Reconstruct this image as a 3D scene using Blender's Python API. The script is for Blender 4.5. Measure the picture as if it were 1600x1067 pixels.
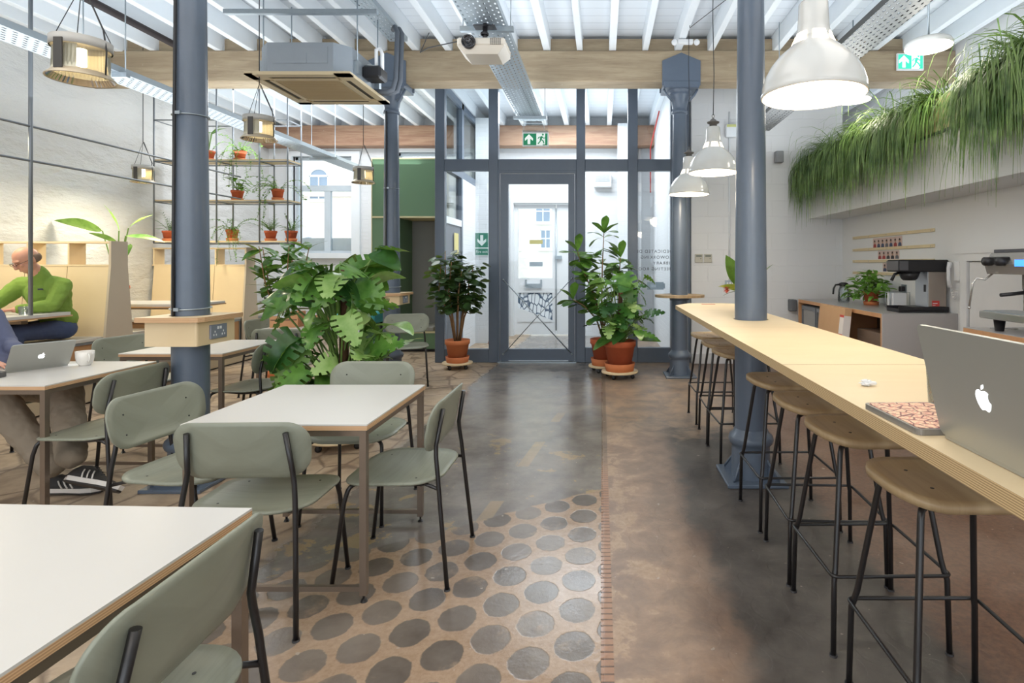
import bpy, math, random
from mathutils import Vector, Matrix, Euler
PI = math.pi
random.seed(7)
SC = bpy.context.scene
COL = SC.collection
for o in list(bpy.data.objects):
    bpy.data.objects.remove(o)

# ---------------------------------------------------------------- camera
H, F, VX, VY = 1.4, 880.0, 940.0, 413.0
cam_d = bpy.data.cameras.new('camera')
cam = bpy.data.objects.new('camera', cam_d)
COL.objects.link(cam)
cam.location = (0, 0, H)
cam.rotation_euler = (PI/2, 0, 0)
cam_d.sensor_width = 36.0
cam_d.sensor_fit = 'HORIZONTAL'
cam_d.lens = F/1600*36.0
cam_d.shift_x = -(VX-800)/1600
cam_d.shift_y = -(533.5-VY)/1600
cam_d.clip_start = 0.02
cam_d.clip_end = 200
SC.camera = cam

# ---------------------------------------------------------------- world, view
w = bpy.data.worlds.new('overcast_sky')
SC.world = w
w.use_nodes = True
bg = w.node_tree.nodes['Background']
bg.inputs[0].default_value = (0.86, 0.93, 1.0, 1)
bg.inputs[1].default_value = 2.6
SC.view_settings.view_transform = 'Standard'
SC.view_settings.look = 'None'
SC.view_settings.gamma = 1
SC.view_settings.use_curve_mapping = False
SC.view_settings.exposure = 0.12

def area(name, loc, rot, sx, sy, power, col):
    d = bpy.data.lights.new(name, 'AREA')
    d.shape = 'RECTANGLE'; d.size = sx; d.size_y = sy
    d.energy = power; d.color = col
    o = bpy.data.objects.new(name, d)
    COL.objects.link(o); o.location = loc; o.rotation_euler = rot
    return o
def spot(name, loc, rot, power, col, angle=120, blend=0.8, radius=0.05):
    d = bpy.data.lights.new(name, 'SPOT')
    d.energy = power; d.color = col; d.spot_size = math.radians(angle); d.spot_blend = blend
    d.shadow_soft_size = radius
    o = bpy.data.objects.new(name, d)
    COL.objects.link(o); o.location = loc; o.rotation_euler = rot
    return o
def point(name, loc, power, col, radius=0.04):
    d = bpy.data.lights.new(name, 'POINT')
    d.energy = power; d.color = col; d.shadow_soft_size = radius
    o = bpy.data.objects.new(name, d)
    COL.objects.link(o); o.location = loc
    return o
# fill area lights added overhead out of view, ahead of and behind the viewer
WARM = (1.0, 0.90, 0.78)
area('overhead_fill', (-2.6, 1.2, 3.95), (0, 0, 0), 5.0, 3.4, 72, WARM)
area('overhead_fill', (2.2, 1.4, 3.95), (0, 0, 0), 1.8, 4.0, 30, WARM)
area('overhead_fill', (-1.0, -2.2, 3.9), (0, 0, 0), 6.0, 2.0, 75, WARM)
# unseen upward area lights, added as fill to brighten the white joists
COOL = (0.86, 0.93, 1.0)
area('joist_fill', (-4.7, 4.0, 2.9), (PI, 0, 0), 2.0, 7.0, 80, COOL)
area('joist_fill', (-1.68, 4.0, 2.9), (PI, 0, 0), 0.55, 7.0, 42, COOL)
area('joist_fill', (-0.05, 4.0, 2.9), (PI, 0, 0), 0.8, 7.0, 48, COOL)
area('joist_fill', (2.15, 4.0, 2.9), (PI, 0, 0), 0.9, 7.0, 60, COOL)
area('joist_fill', (-4.2, 8.8, 3.0), (PI, 0, 0), 2.6, 2.6, 50, COOL)
area('joist_fill', (-0.6, 9.4, 3.0), (PI, 0, 0), 2.0, 1.6, 30, COOL)
area('joist_fill', (3.9, 5.0, 3.3), (PI, 0, 0), 0.5, 8.0, 22, COOL)

# ---------------------------------------------------------------- materials
def lin(c):
    if isinstance(c, str):
        c = c.lstrip('#')
        c = [int(c[i:i+2], 16)/255 for i in (0, 2, 4)]
        return tuple((v/12.92 if v <= 0.04045 else ((v+0.055)/1.055)**2.4) for v in c)
    return tuple(c)
class NT:
    def __init__(s, m):
        m.use_nodes = True
        s.t = m.node_tree; s.n = s.t.nodes; s.l = s.t.links
        s.bsdf = s.n.get('Principled BSDF')
        s.out = s.n.get('Material Output')
    def _in(s, sock, v):
        if hasattr(v, 'is_output') or hasattr(v, 'links'):
            s.l.new(v, sock)
        else:
            if sock.type == 'RGBA' and not isinstance(v, (int, float)) and len(v) == 3:
                v = (*v, 1)
            sock.default_value = v
    def m(s, op, a, b=0.0, c=None):
        n = s.n.new('ShaderNodeMath'); n.operation = op
        s._in(n.inputs[0], a); s._in(n.inputs[1], b)
        if c is not None: s._in(n.inputs[2], c)
        return n.outputs[0]
    def geo(s):
        return s.n.new('ShaderNodeNewGeometry').outputs['Position']
    def obj(s):
        return s.n.new('ShaderNodeTexCoord').outputs['Object']
    def sep(s, v):
        n = s.n.new('ShaderNodeSeparateXYZ'); s.l.new(v, n.inputs[0]); return n.outputs
    def comb(s, x, y, z):
        n = s.n.new('ShaderNodeCombineXYZ')
        for i, v in enumerate((x, y, z)): s._in(n.inputs[i], v)
        return n.outputs[0]
    def scale(s, v, k):
        n = s.n.new('ShaderNodeVectorMath'); n.operation = 'MULTIPLY'
        s.l.new(v, n.inputs[0]); n.inputs[1].default_value = k if hasattr(k, '__len__') else (k, k, k)
        return n.outputs[0]
    def noise(s, v, sc, det=3, rough=0.55, dist=0):
        n = s.n.new('ShaderNodeTexNoise'); s.l.new(v, n.inputs['Vector'])
        n.inputs['Scale'].default_value = sc; n.inputs['Detail'].default_value = det
        n.inputs['Roughness'].default_value = rough; n.inputs['Distortion'].default_value = dist
        return n.outputs[0]
    def vor(s, v, sc, feat='F1'):
        n = s.n.new('ShaderNodeTexVoronoi'); s.l.new(v, n.inputs['Vector'])
        n.inputs['Scale'].default_value = sc; n.feature = feat
        return n.outputs
    def white(s, v):
        n = s.n.new('ShaderNodeTexWhiteNoise'); s.l.new(v, n.inputs['Vector']); return n.outputs[0]
    def ss(s, x, a, b, lo=0.0, hi=1.0):
        n = s.n.new('ShaderNodeMapRange'); n.interpolation_type = 'SMOOTHSTEP'
        s._in(n.inputs[0], x); n.inputs[1].default_value = a; n.inputs[2].default_value = b
        n.inputs[3].default_value = lo; n.inputs[4].default_value = hi
        return n.outputs[0]
    def mix(s, f, a, b):
        n = s.n.new('ShaderNodeMix'); n.data_type = 'RGBA'
        s._in(n.inputs[0], f); s._in(n.inputs[6], a); s._in(n.inputs[7], b)
        return n.outputs[2]
    def bump(s, h, st, d=0.01):
        n = s.n.new('ShaderNodeBump'); n.inputs['Strength'].default_value = st
        n.inputs['Distance'].default_value = d; s.l.new(h, n.inputs['Height'])
        s.l.new(n.outputs[0], s.bsdf.inputs['Normal'])
    def set(s, **k):
        for a, v in k.items():
            s._in(s.bsdf.inputs[a.replace('_', ' ')], v)
MC = {}
def mk(name, col, rough=0.5, metal=0.0, var=0.06, vs=6.0, bump=0.0, bs=40.0, spec=None, coat=0.0, trans=None):
    """procedural surface: a base colour with soft mottling and optional fine relief"""
    if name in MC: return MC[name]
    m = bpy.data.materials.new(name); t = NT(m)
    c = lin(col); p = t.obj()
    n = t.noise(p, vs, 4)
    c1 = tuple(min(1, v*(1-var)) for v in c); c2 = tuple(min(1, v*(1+var)) for v in c)
    t.set(Base_Color=t.mix(n, c1, c2), Roughness=rough, Metallic=metal)
    if spec is not None: t.set(Specular_IOR_Level=spec)
    if coat: t.set(Coat_Weight=coat, Coat_Roughness=0.15)
    if bump: t.bump(t.noise(p, bs, 4), bump, 0.004)
    MC[name] = m
    return m
def mk_emit(name, col, st):
    m = bpy.data.materials.new(name); t = NT(m)
    t.set(Base_Color=lin(col), Emission_Color=lin(col), Emission_Strength=st)
    return m
def mk_wood(name, col, dark, axis=(1, 0.06, 0.06), sc=14, rough=0.45, var=1.0, bump=0.05):
    m = bpy.data.materials.new(name); t = NT(m)
    p = t.scale(t.obj(), axis)
    n = t.noise(p, sc*1.0, 6, 0.6, 0.4)
    n2 = t.noise(t.obj(), 2.3, 2)
    f = t.ss(t.m('ADD', t.m('MULTIPLY', n, var), t.m('MULTIPLY', n2, 0.25)), 0.35, 0.95)
    t.set(Base_Color=t.mix(f, lin(col), lin(dark)), Roughness=rough)
    t.bump(n, bump, 0.003)
    return m
def mk_ply_edge(name, a, b, pitch=0.0028, ax=2, rough=0.5):
    m = bpy.data.materials.new(name); t = NT(m)
    z = t.sep(t.obj())[ax]
    f = t.m('FRACT', t.m('DIVIDE', z, pitch*2))
    k = t.ss(t.m('ABSOLUTE', t.m('SUBTRACT', f, 0.5)), 0.2, 0.3)
    t.set(Base_Color=t.mix(k, lin(a), lin(b)), Roughness=rough)
    return m
def mk_glass(name, tint=(1, 1, 1), refl=1.0, rough=0.0):
    m = bpy.data.materials.new(name); t = NT(m)
    tr = t.n.new('ShaderNodeBsdfTransparent'); tr.inputs[0].default_value = (*tint, 1)
    gl = t.n.new('ShaderNodeBsdfGlossy'); gl.inputs['Roughness'].default_value = rough
    fr = t.n.new('ShaderNodeFresnel'); fr.inputs[0].default_value = 1.45
    mx = t.n.new('ShaderNodeMixShader')
    t.l.new(t.m('MULTIPLY', fr.outputs[0], refl), mx.inputs[0])
    t.l.new(tr.outputs[0], mx.inputs[1]); t.l.new(gl.outputs[0], mx.inputs[2])
    t.l.new(mx.outputs[0], t.out.inputs[0])
    return m

# ---------------------------------------------------------------- object helpers
def tag(o, label=None, cat=None, group=None, kind=None):
    if label: o['label'] = label
    if cat: o['category'] = cat
    if group: o['group'] = group
    if kind: o['kind'] = kind
    return o
def thing(name, loc=(0, 0, 0), rz=0.0, label=None, cat=None, group=None, kind=None, rot=None):
    o = bpy.data.objects.new(name, None); COL.objects.link(o)
    o.empty_display_size = 0.1
    o.location = loc; o.rotation_euler = rot if rot else (0, 0, rz)
    return tag(o, label, cat, group, kind)
def kids(o):
    return [c for c in COL.objects if c.parent == o]
def dup(o, loc=None, rz=None, label=None, parent=None):
    c = o.copy(); COL.objects.link(c); c.parent = parent
    if loc is not None: c.location = loc
    if rz is not None: c.rotation_euler = (0, 0, rz)
    if label: c['label'] = label
    for ch in kids(o): dup(ch, parent=c)
    return c
class MB:
    """collects shapes, then links them as one mesh object"""
    def __init__(s): s.v = []; s.f = []; s.mi = []; s.sm = []
    def add(s, vs, fs, mi=0, smooth=False):
        b = len(s.v); s.v += [tuple(v) for v in vs]
        for f in fs:
            s.f.append([b+i for i in f]); s.mi.append(mi); s.sm.append(smooth)
        return s
    def box(s, x0, x1, y0, y1, z0, z1, mi=0, bev=0.0, M=None):
        if bev > 0:
            b = min(bev, (x1-x0)/2.01, (y1-y0)/2.01, (z1-z0)/2.01)
            vs = []; idx = {}
            for ix, x in enumerate((x0, x1)):
                for iy, y in enumerate((y0, y1)):
                    for iz, z in enumerate((z0, z1)):
                        sx, sy, sz = (1, -1)[ix], (1, -1)[iy], (1, -1)[iz]
                        idx[ix, iy, iz] = len(vs)
                        vs += [(x, y+sy*b, z+sz*b), (x+sx*b, y, z+sz*b), (x+sx*b, y+sy*b, z)]
            g = lambda a, b_, c, k: idx[a, b_, c]+k
            fs = [[g(0,0,0,0), g(0,0,1,0), g(0,1,1,0), g(0,1,0,0)], [g(1,0,0,0), g(1,1,0,0), g(1,1,1,0), g(1,0,1,0)],
                  [g(0,0,0,1), g(1,0,0,1), g(1,0,1,1), g(0,0,1,1)], [g(0,1,0,1), g(0,1,1,1), g(1,1,1,1), g(1,1,0,1)],
                  [g(0,0,0,2), g(0,1,0,2), g(1,1,0,2), g(1,0,0,2)], [g(0,0,1,2), g(1,0,1,2), g(1,1,1,2), g(0,1,1,2)]]
            for a in (0, 1):
                for c in (0, 1):
                    fs.append([g(0,a,c,1), g(1,a,c,1), g(1,a,c,2), g(0,a,c,2)])
                    fs.append([g(a,0,c,0), g(a,1,c,0), g(a,1,c,2), g(a,0,c,2)])
                    fs.append([g(a,c,0,0), g(a,c,1,0), g(a,c,1,1), g(a,c,0,1)])
            for k in idx.values(): fs.append([k, k+1, k+2])
        else:
            vs = [(x0,y0,z0),(x1,y0,z0),(x1,y1,z0),(x0,y1,z0),(x0,y0,z1),(x1,y0,z1),(x1,y1,z1),(x0,y1,z1)]
            fs = [[0,3,2,1],[4,5,6,7],[0,1,5,4],[1,2,6,5],[2,3,7,6],[3,0,4,7]]
        if M is not None: vs = [M @ Vector(v) for v in vs]
        return s.add(vs, fs, mi)
    def prism(s, poly, z0, z1, mi=0, M=None, mi_side=None):
        n = len(poly)
        vs = [(x, y, z0) for x, y in poly]+[(x, y, z1) for x, y in poly]
        if M is not None: vs = [M @ Vector(v) for v in vs]
        s.add(vs, [list(range(n))[::-1], [n+i for i in range(n)]], mi)
        b = len(s.v)-2*n
        for i in range(n):
            j = (i+1) % n
            s.f.append([b+i, b+j, b+n+j, b+n+i]); s.mi.append(mi if mi_side is None else mi_side); s.sm.append(False)
        return s
    def tube(s, pts, r, seg=10, mi=0, caps=True, closed=False, smooth=True):
        pts = [Vector(p) for p in pts]; n = len(pts)
        rs = r if hasattr(r, '__len__') else [r]*n
        ring = []; prev = None
        for i, p in enumerate(pts):
            if closed: d = pts[(i+1) % n]-pts[i-1]
            elif i == 0: d = pts[1]-p
            elif i == n-1: d = p-pts[i-1]
            else: d = (pts[i+1]-p).normalized()+(p-pts[i-1]).normalized()
            if d.length < 1e-9: d = Vector((0, 0, 1))
            d.normalize()
            if prev is None:
                a = Vector((0, 0, 1)) if abs(d.z) < 0.9 else Vector((1, 0, 0))
                u = d.cross(a).normalized()
            else:
                u = prev-d*prev.dot(d)
                if u.length < 1e-6: u = d.orthogonal()
                u.normalize()
            prev = u; v = d.cross(u)
            ring.append([p+(u*math.cos(2*PI*k/seg)+v*math.sin(2*PI*k/seg))*rs[i] for k in range(seg)])
        vs = [q for rg in ring for q in rg]; fs = []
        for i in range(n if closed else n-1):
            a = i*seg; b = ((i+1) % n)*seg
            for k in range(seg):
                fs.append([a+k, a+(k+1) % seg, b+(k+1) % seg, b+k])
        s.add(vs, fs, mi, smooth)
        if caps and not closed:
            b = len(s.v)-len(vs)
            s.f.append([b+k for k in range(seg)][::-1]); s.mi.append(mi); s.sm.append(False)
            s.f.append([b+(n-1)*seg+k for k in range(seg)]); s.mi.append(mi); s.sm.append(False)
        return s
    def lathe(s, prof, seg=32, mi=0, smooth=True, M=None, cx=0, cy=0, arc=None):
        vs = []; fs = []; n = len(prof); full = arc is None
        a0, a1 = (0, 2*PI) if full else arc
        cnt = seg if full else seg+1
        for k in range(cnt):
            a = a0+(a1-a0)*k/seg
            for r, z in prof: vs.append((cx+r*math.cos(a), cy+r*math.sin(a), z))
        for k in range(seg):
            k2 = (k+1) % cnt
            for i in range(n-1):
                fs.append([k*n+i, k2*n+i, k2*n+i+1, k*n+i+1])
        if M is not None: vs = [M @ Vector(v) for v in vs]
        return s.add(vs, fs, mi, smooth)
    def cyl(s, x, y, z0, z1, r, seg=24, mi=0, r1=None):
        r1 = r if r1 is None else r1
        return s.lathe([(0, z0), (r, z0), (r, z0), (r1, z1), (r1, z1), (0, z1)], seg, mi, True, None, x, y)
    def ball(s, c, r, seg=16, rings=10, mi=0, sc=(1, 1, 1)):
        vs = []; fs = []
        for i in range(rings+1):
            t = PI*i/rings
            for k in range(seg):
                a = 2*PI*k/seg
                vs.append((c[0]+r*sc[0]*math.sin(t)*math.cos(a), c[1]+r*sc[1]*math.sin(t)*math.sin(a), c[2]+r*sc[2]*math.cos(t)))
        for i in range(rings):
            for k in range(seg):
                fs.append([i*seg+k, (i+1)*seg+k, (i+1)*seg+(k+1) % seg, i*seg+(k+1) % seg])
        return s.add(vs, fs, mi, True)
    def build(s, name, mats, parent=None, loc=None, rot=None):
        me = bpy.data.meshes.new(name)
        me.from_pydata(s.v, [], s.f)
        if not isinstance(mats, (list, tuple)): mats = [mats]
        for m in mats: me.materials.append(m)
        me.polygons.foreach_set('material_index', s.mi)
        me.polygons.foreach_set('use_smooth', s.sm)
        me.validate(); me.update()
        o = bpy.data.objects.new(name, me); COL.objects.link(o)
        if parent: o.parent = parent
        if loc is not None: o.location = loc
        if rot is not None: o.rotation_euler = rot
        return o
def B(name, mats, parent, *boxes, bev=0.0):
    b = MB()
    for x in boxes: b.box(*x[:6], mi=(x[6] if len(x) > 6 else 0), bev=bev)
    return b.build(name, mats, parent)
def struct(o): o['kind'] = 'structure'; return o
def rrect(hx, hy, r, n=6):
    pts = []
    for cx, cy, a0 in ((hx-r, hy-r, 0), (-hx+r, hy-r, PI/2), (-hx+r, -hy+r, PI), (hx-r, -hy+r, 3*PI/2)):
        for k in range(n+1):
            a = a0+PI/2*k/n
            pts.append((cx+r*math.cos(a), cy+r*math.sin(a)))
    return pts
def shell(outline, fn, thick, rings=7, mi=0, bulge=0.0):
    """solid sheet over an outline; fn(u,v,w) places a point, w = 0 underside .. 1 upper side"""
    b = MB(); n = len(outline)
    def side(w):
        vs = [fn(0, 0, w)]
        for k in range(1, rings+1):
            t = k/rings
            vs += [fn(x*t, y*t, w) for x, y in outline]
        return vs
    top = side(1.0); bot = side(0.0)
    fs = []
    for k in range(n): fs.append([0, 1+k, 1+(k+1) % n])
    for r in range(rings-1):
        a = 1+r*n; c = a+n
        for k in range(n): fs.append([a+k, c+k, c+(k+1) % n, a+(k+1) % n])
    b.add(top, fs, mi, True)
    o2 = len(top)
    b.add(bot, [f[::-1] for f in fs], mi, True)
    e = 1+(rings-1)*n
    mid = [fn(x*1.008, y*1.008, 0.5) for x, y in outline]
    o3 = len(top)*2
    b.v += [tuple(p) for p in mid]
    for k in range(n):
        j = (k+1) % n
        b.f.append([e+k, o3+k, o3+j, e+j]); b.mi.append(mi); b.sm.append(True)
        b.f.append([o3+k, o2+e+k, o2+e+j, o3+j]); b.mi.append(mi); b.sm.append(True)
    return b
def text(name, body, size, mat, parent, loc, rot, extr=0.001, align='LEFT', space=1.0, lines=1.0):
    cu = bpy.data.curves.new(name, 'FONT'); cu.body = body; cu.size = size; cu.extrude = extr
    cu.align_x = align; cu.space_character = space; cu.space_line = lines
    cu.materials.append(mat)
    o = bpy.data.objects.new(name, cu)
    # turn lettering into an ordinary mesh
    dg = None
    COL.objects.link(o)
    bpy.context.view_layer.update()
    me = bpy.data.meshes.new_from_object(o.evaluated_get(bpy.context.evaluated_depsgraph_get()))
    bpy.data.objects.remove(o)
    o = bpy.data.objects.new(name, me); COL.objects.link(o)
    if not me.materials: me.materials.append(mat)
    o.parent = parent; o.location = loc; o.rotation_euler = rot
    return o

# shared materials
M_white = mk('white_paint', '#e6e7e8', 0.6, var=0.02)
M_blue = mk('blue_grey_paint', '#5b6777', 0.36, var=0.07, vs=9, bump=0.25, bs=60, coat=0.2)
M_joist = mk('painted_joist', '#e9eef2', 0.6, var=0.03)
M_steel = mk('galvanised_steel', '#a9b3ba', 0.38, 0.85, var=0.12, vs=30)
M_rod = mk('grey_steel_rod', '#8a8f94', 0.45, 0.6, var=0.06)
M_black = mk('black_steel', '#1d1b1c', 0.35, 0.0, var=0.1, coat=0.2)
M_bplast = mk('black_plastic', '#232225', 0.42, var=0.08)
M_tableleg = mk('raw_steel', '#8b7d70', 0.36, 0.75, var=0.12, vs=12)
M_lam = mk('white_laminate', '#cfcdc9', 0.33, var=0.015)
M_chair = mk_wood('sage_stained_oak', '#8d9182', '#7d8173', (0.05, 1, 0.05), 60, 0.4, 0.9, 0.08)
M_ply = mk_wood('birch_plywood', '#e6d0aa', '#dac196', (0.25, 1, 0.25), 5, 0.42, 0.8, 0.02)
M_plyedge = mk_ply_edge('plywood_edge', '#b98f6a', '#d9b48a')
M_baredge = mk_ply_edge('thick_plywood_edge', '#a08660', '#d6bb8e', 0.0022)
M_oak = mk_wood('oak_veneer', '#b9a17c', '#9c8260', (1, 0.08, 0.08), 22, 0.4, 1.0, 0.05)
M_soffit = M_white
M_terra = mk('terracotta', '#c0603c', 0.75, var=0.14, vs=7, bump=0.2, bs=30)
M_terra2 = mk('pale_terracotta', '#d07c4e', 0.75, var=0.1, vs=7, bump=0.2, bs=30)
M_soil = mk('potting_soil', '#3a2b20', 0.95, var=0.4, vs=60, bump=0.8, bs=80)
M_glass = mk_glass('clear_pane', (0.93, 0.96, 0.97), 0.8)
M_alu = mk('brushed_aluminium', '#b4b5af', 0.34, 0.55, var=0.03)
# ================================================================ floor
def floor_material():
    m = bpy.data.materials.new('worn_concrete_floor'); t = NT(m)
    P = t.geo(); X, Y, Z = t.sep(P)
    big = t.noise(P, 0.9, 4, 0.6)
    med = t.noise(P, 4.5, 6, 0.65, 0.3)
    fin = t.noise(P, 38, 5, 0.7)
    sub = lambda a, b: t.m('SUBTRACT', a, b)
    add = lambda a, b: t.m('ADD', a, b)
    mul = lambda a, b: t.m('MULTIPLY', a, b)
    mn = sub(med, 0.5); bn = sub(big, 0.5)
    # colours
    tan = t.mix(t.ss(fin, 0.3, 0.7), lin('#a08469'), lin('#b59a80'))
    grey = t.mix(t.ss(med, 0.3, 0.7), lin('#6f6a66'), lin('#86807a'))
    brown = t.mix(t.ss(med, 0.35, 0.65), lin('#7d6758'), lin('#a58770'))
    dark = t.mix(t.ss(med, 0.3, 0.72), lin('#242323'), lin('#4a4743'))
    rust = t.mix(t.ss(fin, 0.3, 0.7), lin('#523a2f'), lin('#785845'))
    # left: sandy flagstones with dark joints
    vs = t.vor(t.scale(P, (1.0, 0.8, 1)), 3.2, 'DISTANCE_TO_EDGE')
    joint = t.ss(add(vs[0], mul(mn, 0.12)), 0.0, 0.06)
    stone = t.mix(joint, lin('#7f6b58'), t.mix(t.ss(med, 0.3, 0.7), lin('#a28c73'), lin('#c8b196')))
    # poured disc pattern
    u0 = t.m('DIVIDE', sub(-0.1, X), 0.157)
    ii = t.m('ROUND', u0)
    du = mul(sub(u0, ii), 0.157)
    j0 = t.m('DIVIDE', add(sub(Y, 2.708), mul(ii, 0.088)), 0.213)
    jj = t.m('ROUND', j0)
    dv = mul(sub(j0, jj), 0.213)
    rr = t.m('SQRT', add(mul(du, du), mul(mul(dv, dv), 0.80)))
    rr = add(rr, mul(sub(t.noise(P, 22, 4, 0.6), 0.5), 0.022))
    disc = t.ss(rr, 0.070, 0.077, 1, 0)
    rnd = t.white(t.comb(ii, jj, 0))
    discc = t.mix(rnd, lin('#57504a'), lin('#7b7168'))
    discc = t.mix(mul(t.ss(med, 0.55, 0.7), 0.45), discc, tan)
    discs = t.mix(disc, tan, discc)
    # smooth grey screed beyond the slanting edge
    edge = add(sub(Y, add(3.5, mul(X, 0.66))), mul(mn, 0.12))
    far = t.ss(edge, 0.0, 0.03)
    patch = mul(t.ss(add(med, mul(bn, 0.5)), 0.60, 0.64), t.ss(Y, 5.6, 3.6))
    grey2 = t.mix(mul(patch, 0.75), grey, lin('#b39a6c'))
    # faded dashed line
    ax = t.m('ABSOLUTE', add(add(X, 0.62), mul(sub(Y, 3.3), -0.12)))
    dash = mul(t.ss(ax, 0.035, 0.045, 1, 0), t.ss(t.m('FRACT', mul(Y, 0.9)), 0.5, 0.52))
    grey2 = t.mix(mul(mul(dash, 0.6), t.ss(Y, 5.4, 5.2)), grey2, lin('#a8906a'))
    centre = t.mix(far, discs, grey2)
    Ls = add(add(X, 1.55), add(mul(mn, 0.25), mul(sub(Y, 4.5), -0.02)))
    c = t.mix(t.ss(Ls, -0.05, 0.05), stone, centre)
    # right of the brick strip
    rb = t.mix(t.ss(add(sub(X, 0.45), add(mul(mn, 0.35), mul(bn, 0.4))), -0.02, 0.12), brown, dark)
    tanp = t.ss(add(med, mul(sub(0.25, X), 0.35)), 0.56, 0.60)
    rb = t.mix(mul(tanp, t.ss(X, 0.5, 0.3)), rb, tan)
    fard = t.ss(add(Y, mul(mn, 1.5)), 4.4, 5.0)
    rb = t.mix(fard, rb, t.mix(t.ss(med, 0.35, 0.65), lin('#7c7066'), lin('#a48a72')))
    rb = t.mix(t.ss(add(sub(X, 1.25), mul(mn, 0.25)), -0.05, 0.1), rb, rust)
    c = t.mix(t.ss(X, 0.0, 0.004), c, rb)
    # brick strip
    onx = mul(t.ss(X, -0.004, 0.0), t.ss(X, 0.045, 0.041))
    ony = t.ss(add(Y, mul(mn, 0.6)), 4.2, 3.7)
    fy = t.m('FRACT', t.m('DIVIDE', Y, 0.037))
    br = t.ss(t.m('ABSOLUTE', sub(fy, 0.5)), 0.36, 0.44)
    bc = t.mix(br, t.mix(fin, lin('#8a5f45'), lin('#b98a68')), lin('#5a3d2d'))
    c = t.mix(mul(onx, ony), c, bc)
    c = t.mix(mul(mul(onx, t.ss(ony, 1.0, 0.0)), 0.5), c, lin('#4a403a'))
    # white specks of spilled paint
    sp = t.ss(t.noise(P, 26, 2, 0.4), 0.745, 0.765)
    c = t.mix(mul(sp, 0.7), c, lin('#b9ada0'))
    wear = t.ss(t.noise(P, 1.7, 5, 0.7), 0.3, 0.7)
    c = t.mix(0.25, c, t.mix(wear, lin('#54483f'), lin('#b0a497')))
    rough = t.mix(far, (0.42, 0.42, 0.42), (0.17, 0.17, 0.17))
    rg = add(mul(t.ss(Ls, -0.05, 0.05, 0.55, 0.20), 1.0), mul(sub(wear, 0.5), 0.14))
    rg = add(rg, mul(t.ss(X, 0.0, 0.02), 0.20))
    t.set(Base_Color=c, Roughness=rg, Specular_IOR_Level=0.5)
    hgt = add(mul(med, 0.35), add(mul(fin, 0.10), add(mul(mul(disc, sub(1.0, far)), -0.06), mul(mul(br, onx), -0.5))))
    hgt = add(hgt, mul(mul(joint, t.ss(Ls, 0.05, -0.05)), 0.5))
    t.bump(hgt, 0.35, 0.02)
    return m
fl = MB().box(-6.7, 4.5, -4.2, 8.0, -0.12, 0.0).box(-6.7, 4.5, 8.0, 11.3, -0.12, 0.0).build('floor', floor_material())
struct(fl)

# ================================================================ walls
def wall_mat(name, col, kind):
    m = bpy.data.materials.new(name); t = NT(m); P = t.geo(); X, Y, Z = t.sep(P)
    n = t.noise(P, 1.1, 4); f = t.noise(P, 12, 6, 0.6)
    c = lin(col); d = tuple(v*0.93 for v in c)
    t.set(Base_Color=t.mix(n, d, c), Roughness=0.6)
    if kind == 'rubble':
        v = t.vor(t.comb(t.m('MULTIPLY', t.m('ADD', X, Y), 1.0), t.m('MULTIPLY', Z, 2.6), 0), 2.6, 'SMOOTH_F1')
        f2 = t.noise(t.comb(t.m('ADD', X, Y), 0, t.m('MULTIPLY', Z, 2.2)), 3.0, 6, 0.62)
        t.bump(t.m('ADD', t.m('MULTIPLY', v[0], 0.5), f2), 0.75, 0.06)
    else:
        cw, ch = (0.45, 0.23) if kind == 'block' else (0.23, 0.078)
        br = t.n.new('ShaderNodeTexBrick')
        t.l.new(t.comb(t.m('ADD', X, Y), Z, 0), br.inputs['Vector'])
        br.inputs['Scale'].default_value = 1.0
        br.inputs['Brick Width'].default_value = cw; br.inputs['Row Height'].default_value = ch
        br.inputs['Mortar Size'].default_value = 0.005; br.inputs['Mortar Smooth'].default_value = 0.6
        t.bump(t.m('SUBTRACT', t.m('MULTIPLY', f, 0.25), t.m('MULTIPLY', br.outputs['Fac'], 0.45)), 0.5, 0.012)
    return m
M_rubble = wall_mat('whitewashed_rubble', '#dcdcda', 'rubble')
M_block = wall_mat('white_painted_block', '#e0e2e4', 'block')
M_brick = wall_mat('white_painted_brick', '#e4e6e8', 'brick')
M_plaster = mk('white_plaster', '#dfe0e0', 0.6, var=0.03, vs=1.5, bump=0.06, bs=20)

struct(MB().box(-6.85, -6.5, -4.2, 11.3, 0, 4.3).build('wall_left', M_rubble))
# street front, pierced for two windows and the outer door
WZ0, WZ1 = 1.62, 3.5
fw = MB()
def wseg(x0, x1, z0, z1): fw.box(x0, x1, 11.0, 11.35, z0, z1)
wseg(-6.5, -6.02, 0, 4.3); wseg(-6.02, -4.86, 0, WZ0); wseg(-6.02, -4.86, WZ1, 4.3); wseg(-4.86, -4.0, 0, 4.3)
wseg(-4.0, -2.5, 0, WZ0); wseg(-4.0, -2.5, 3.58, 4.3); wseg(-2.5, -1.78, 0, 4.3); wseg(-1.78, -0.45, 2.72, 4.3); wseg(-0.45, 4.6, 0, 4.3)
struct(fw.build('wall_street', M_brick))
struct(MB().box(1.27, 3.4, 7.95, 8.2, 0, 4.25).build('wall_back', M_block))
struct(MB().box(3.4, 4.4, -4.2, 8.2, 0, 2.56).build('wall_right', M_plaster))
struct(MB().box(4.36, 4.6, -4.2, 11.0, 2.56, 4.25).build('wall_right_upper', M_plaster))
struct(MB().box(2.92, 3.4, -1.0, 7.95, 2.04, 2.54).box(3.4, 3.6, -1.0, 7.95, 2.56, 2.6).build('trim_bulkhead', M_plaster))
struct(MB().box(2.915, 2.935, -1.0, 7.95, 2.53, 2.555).build('trim_bulkhead_edge', mk('dark_edge_strip', '#54565c', 0.5)))
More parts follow.
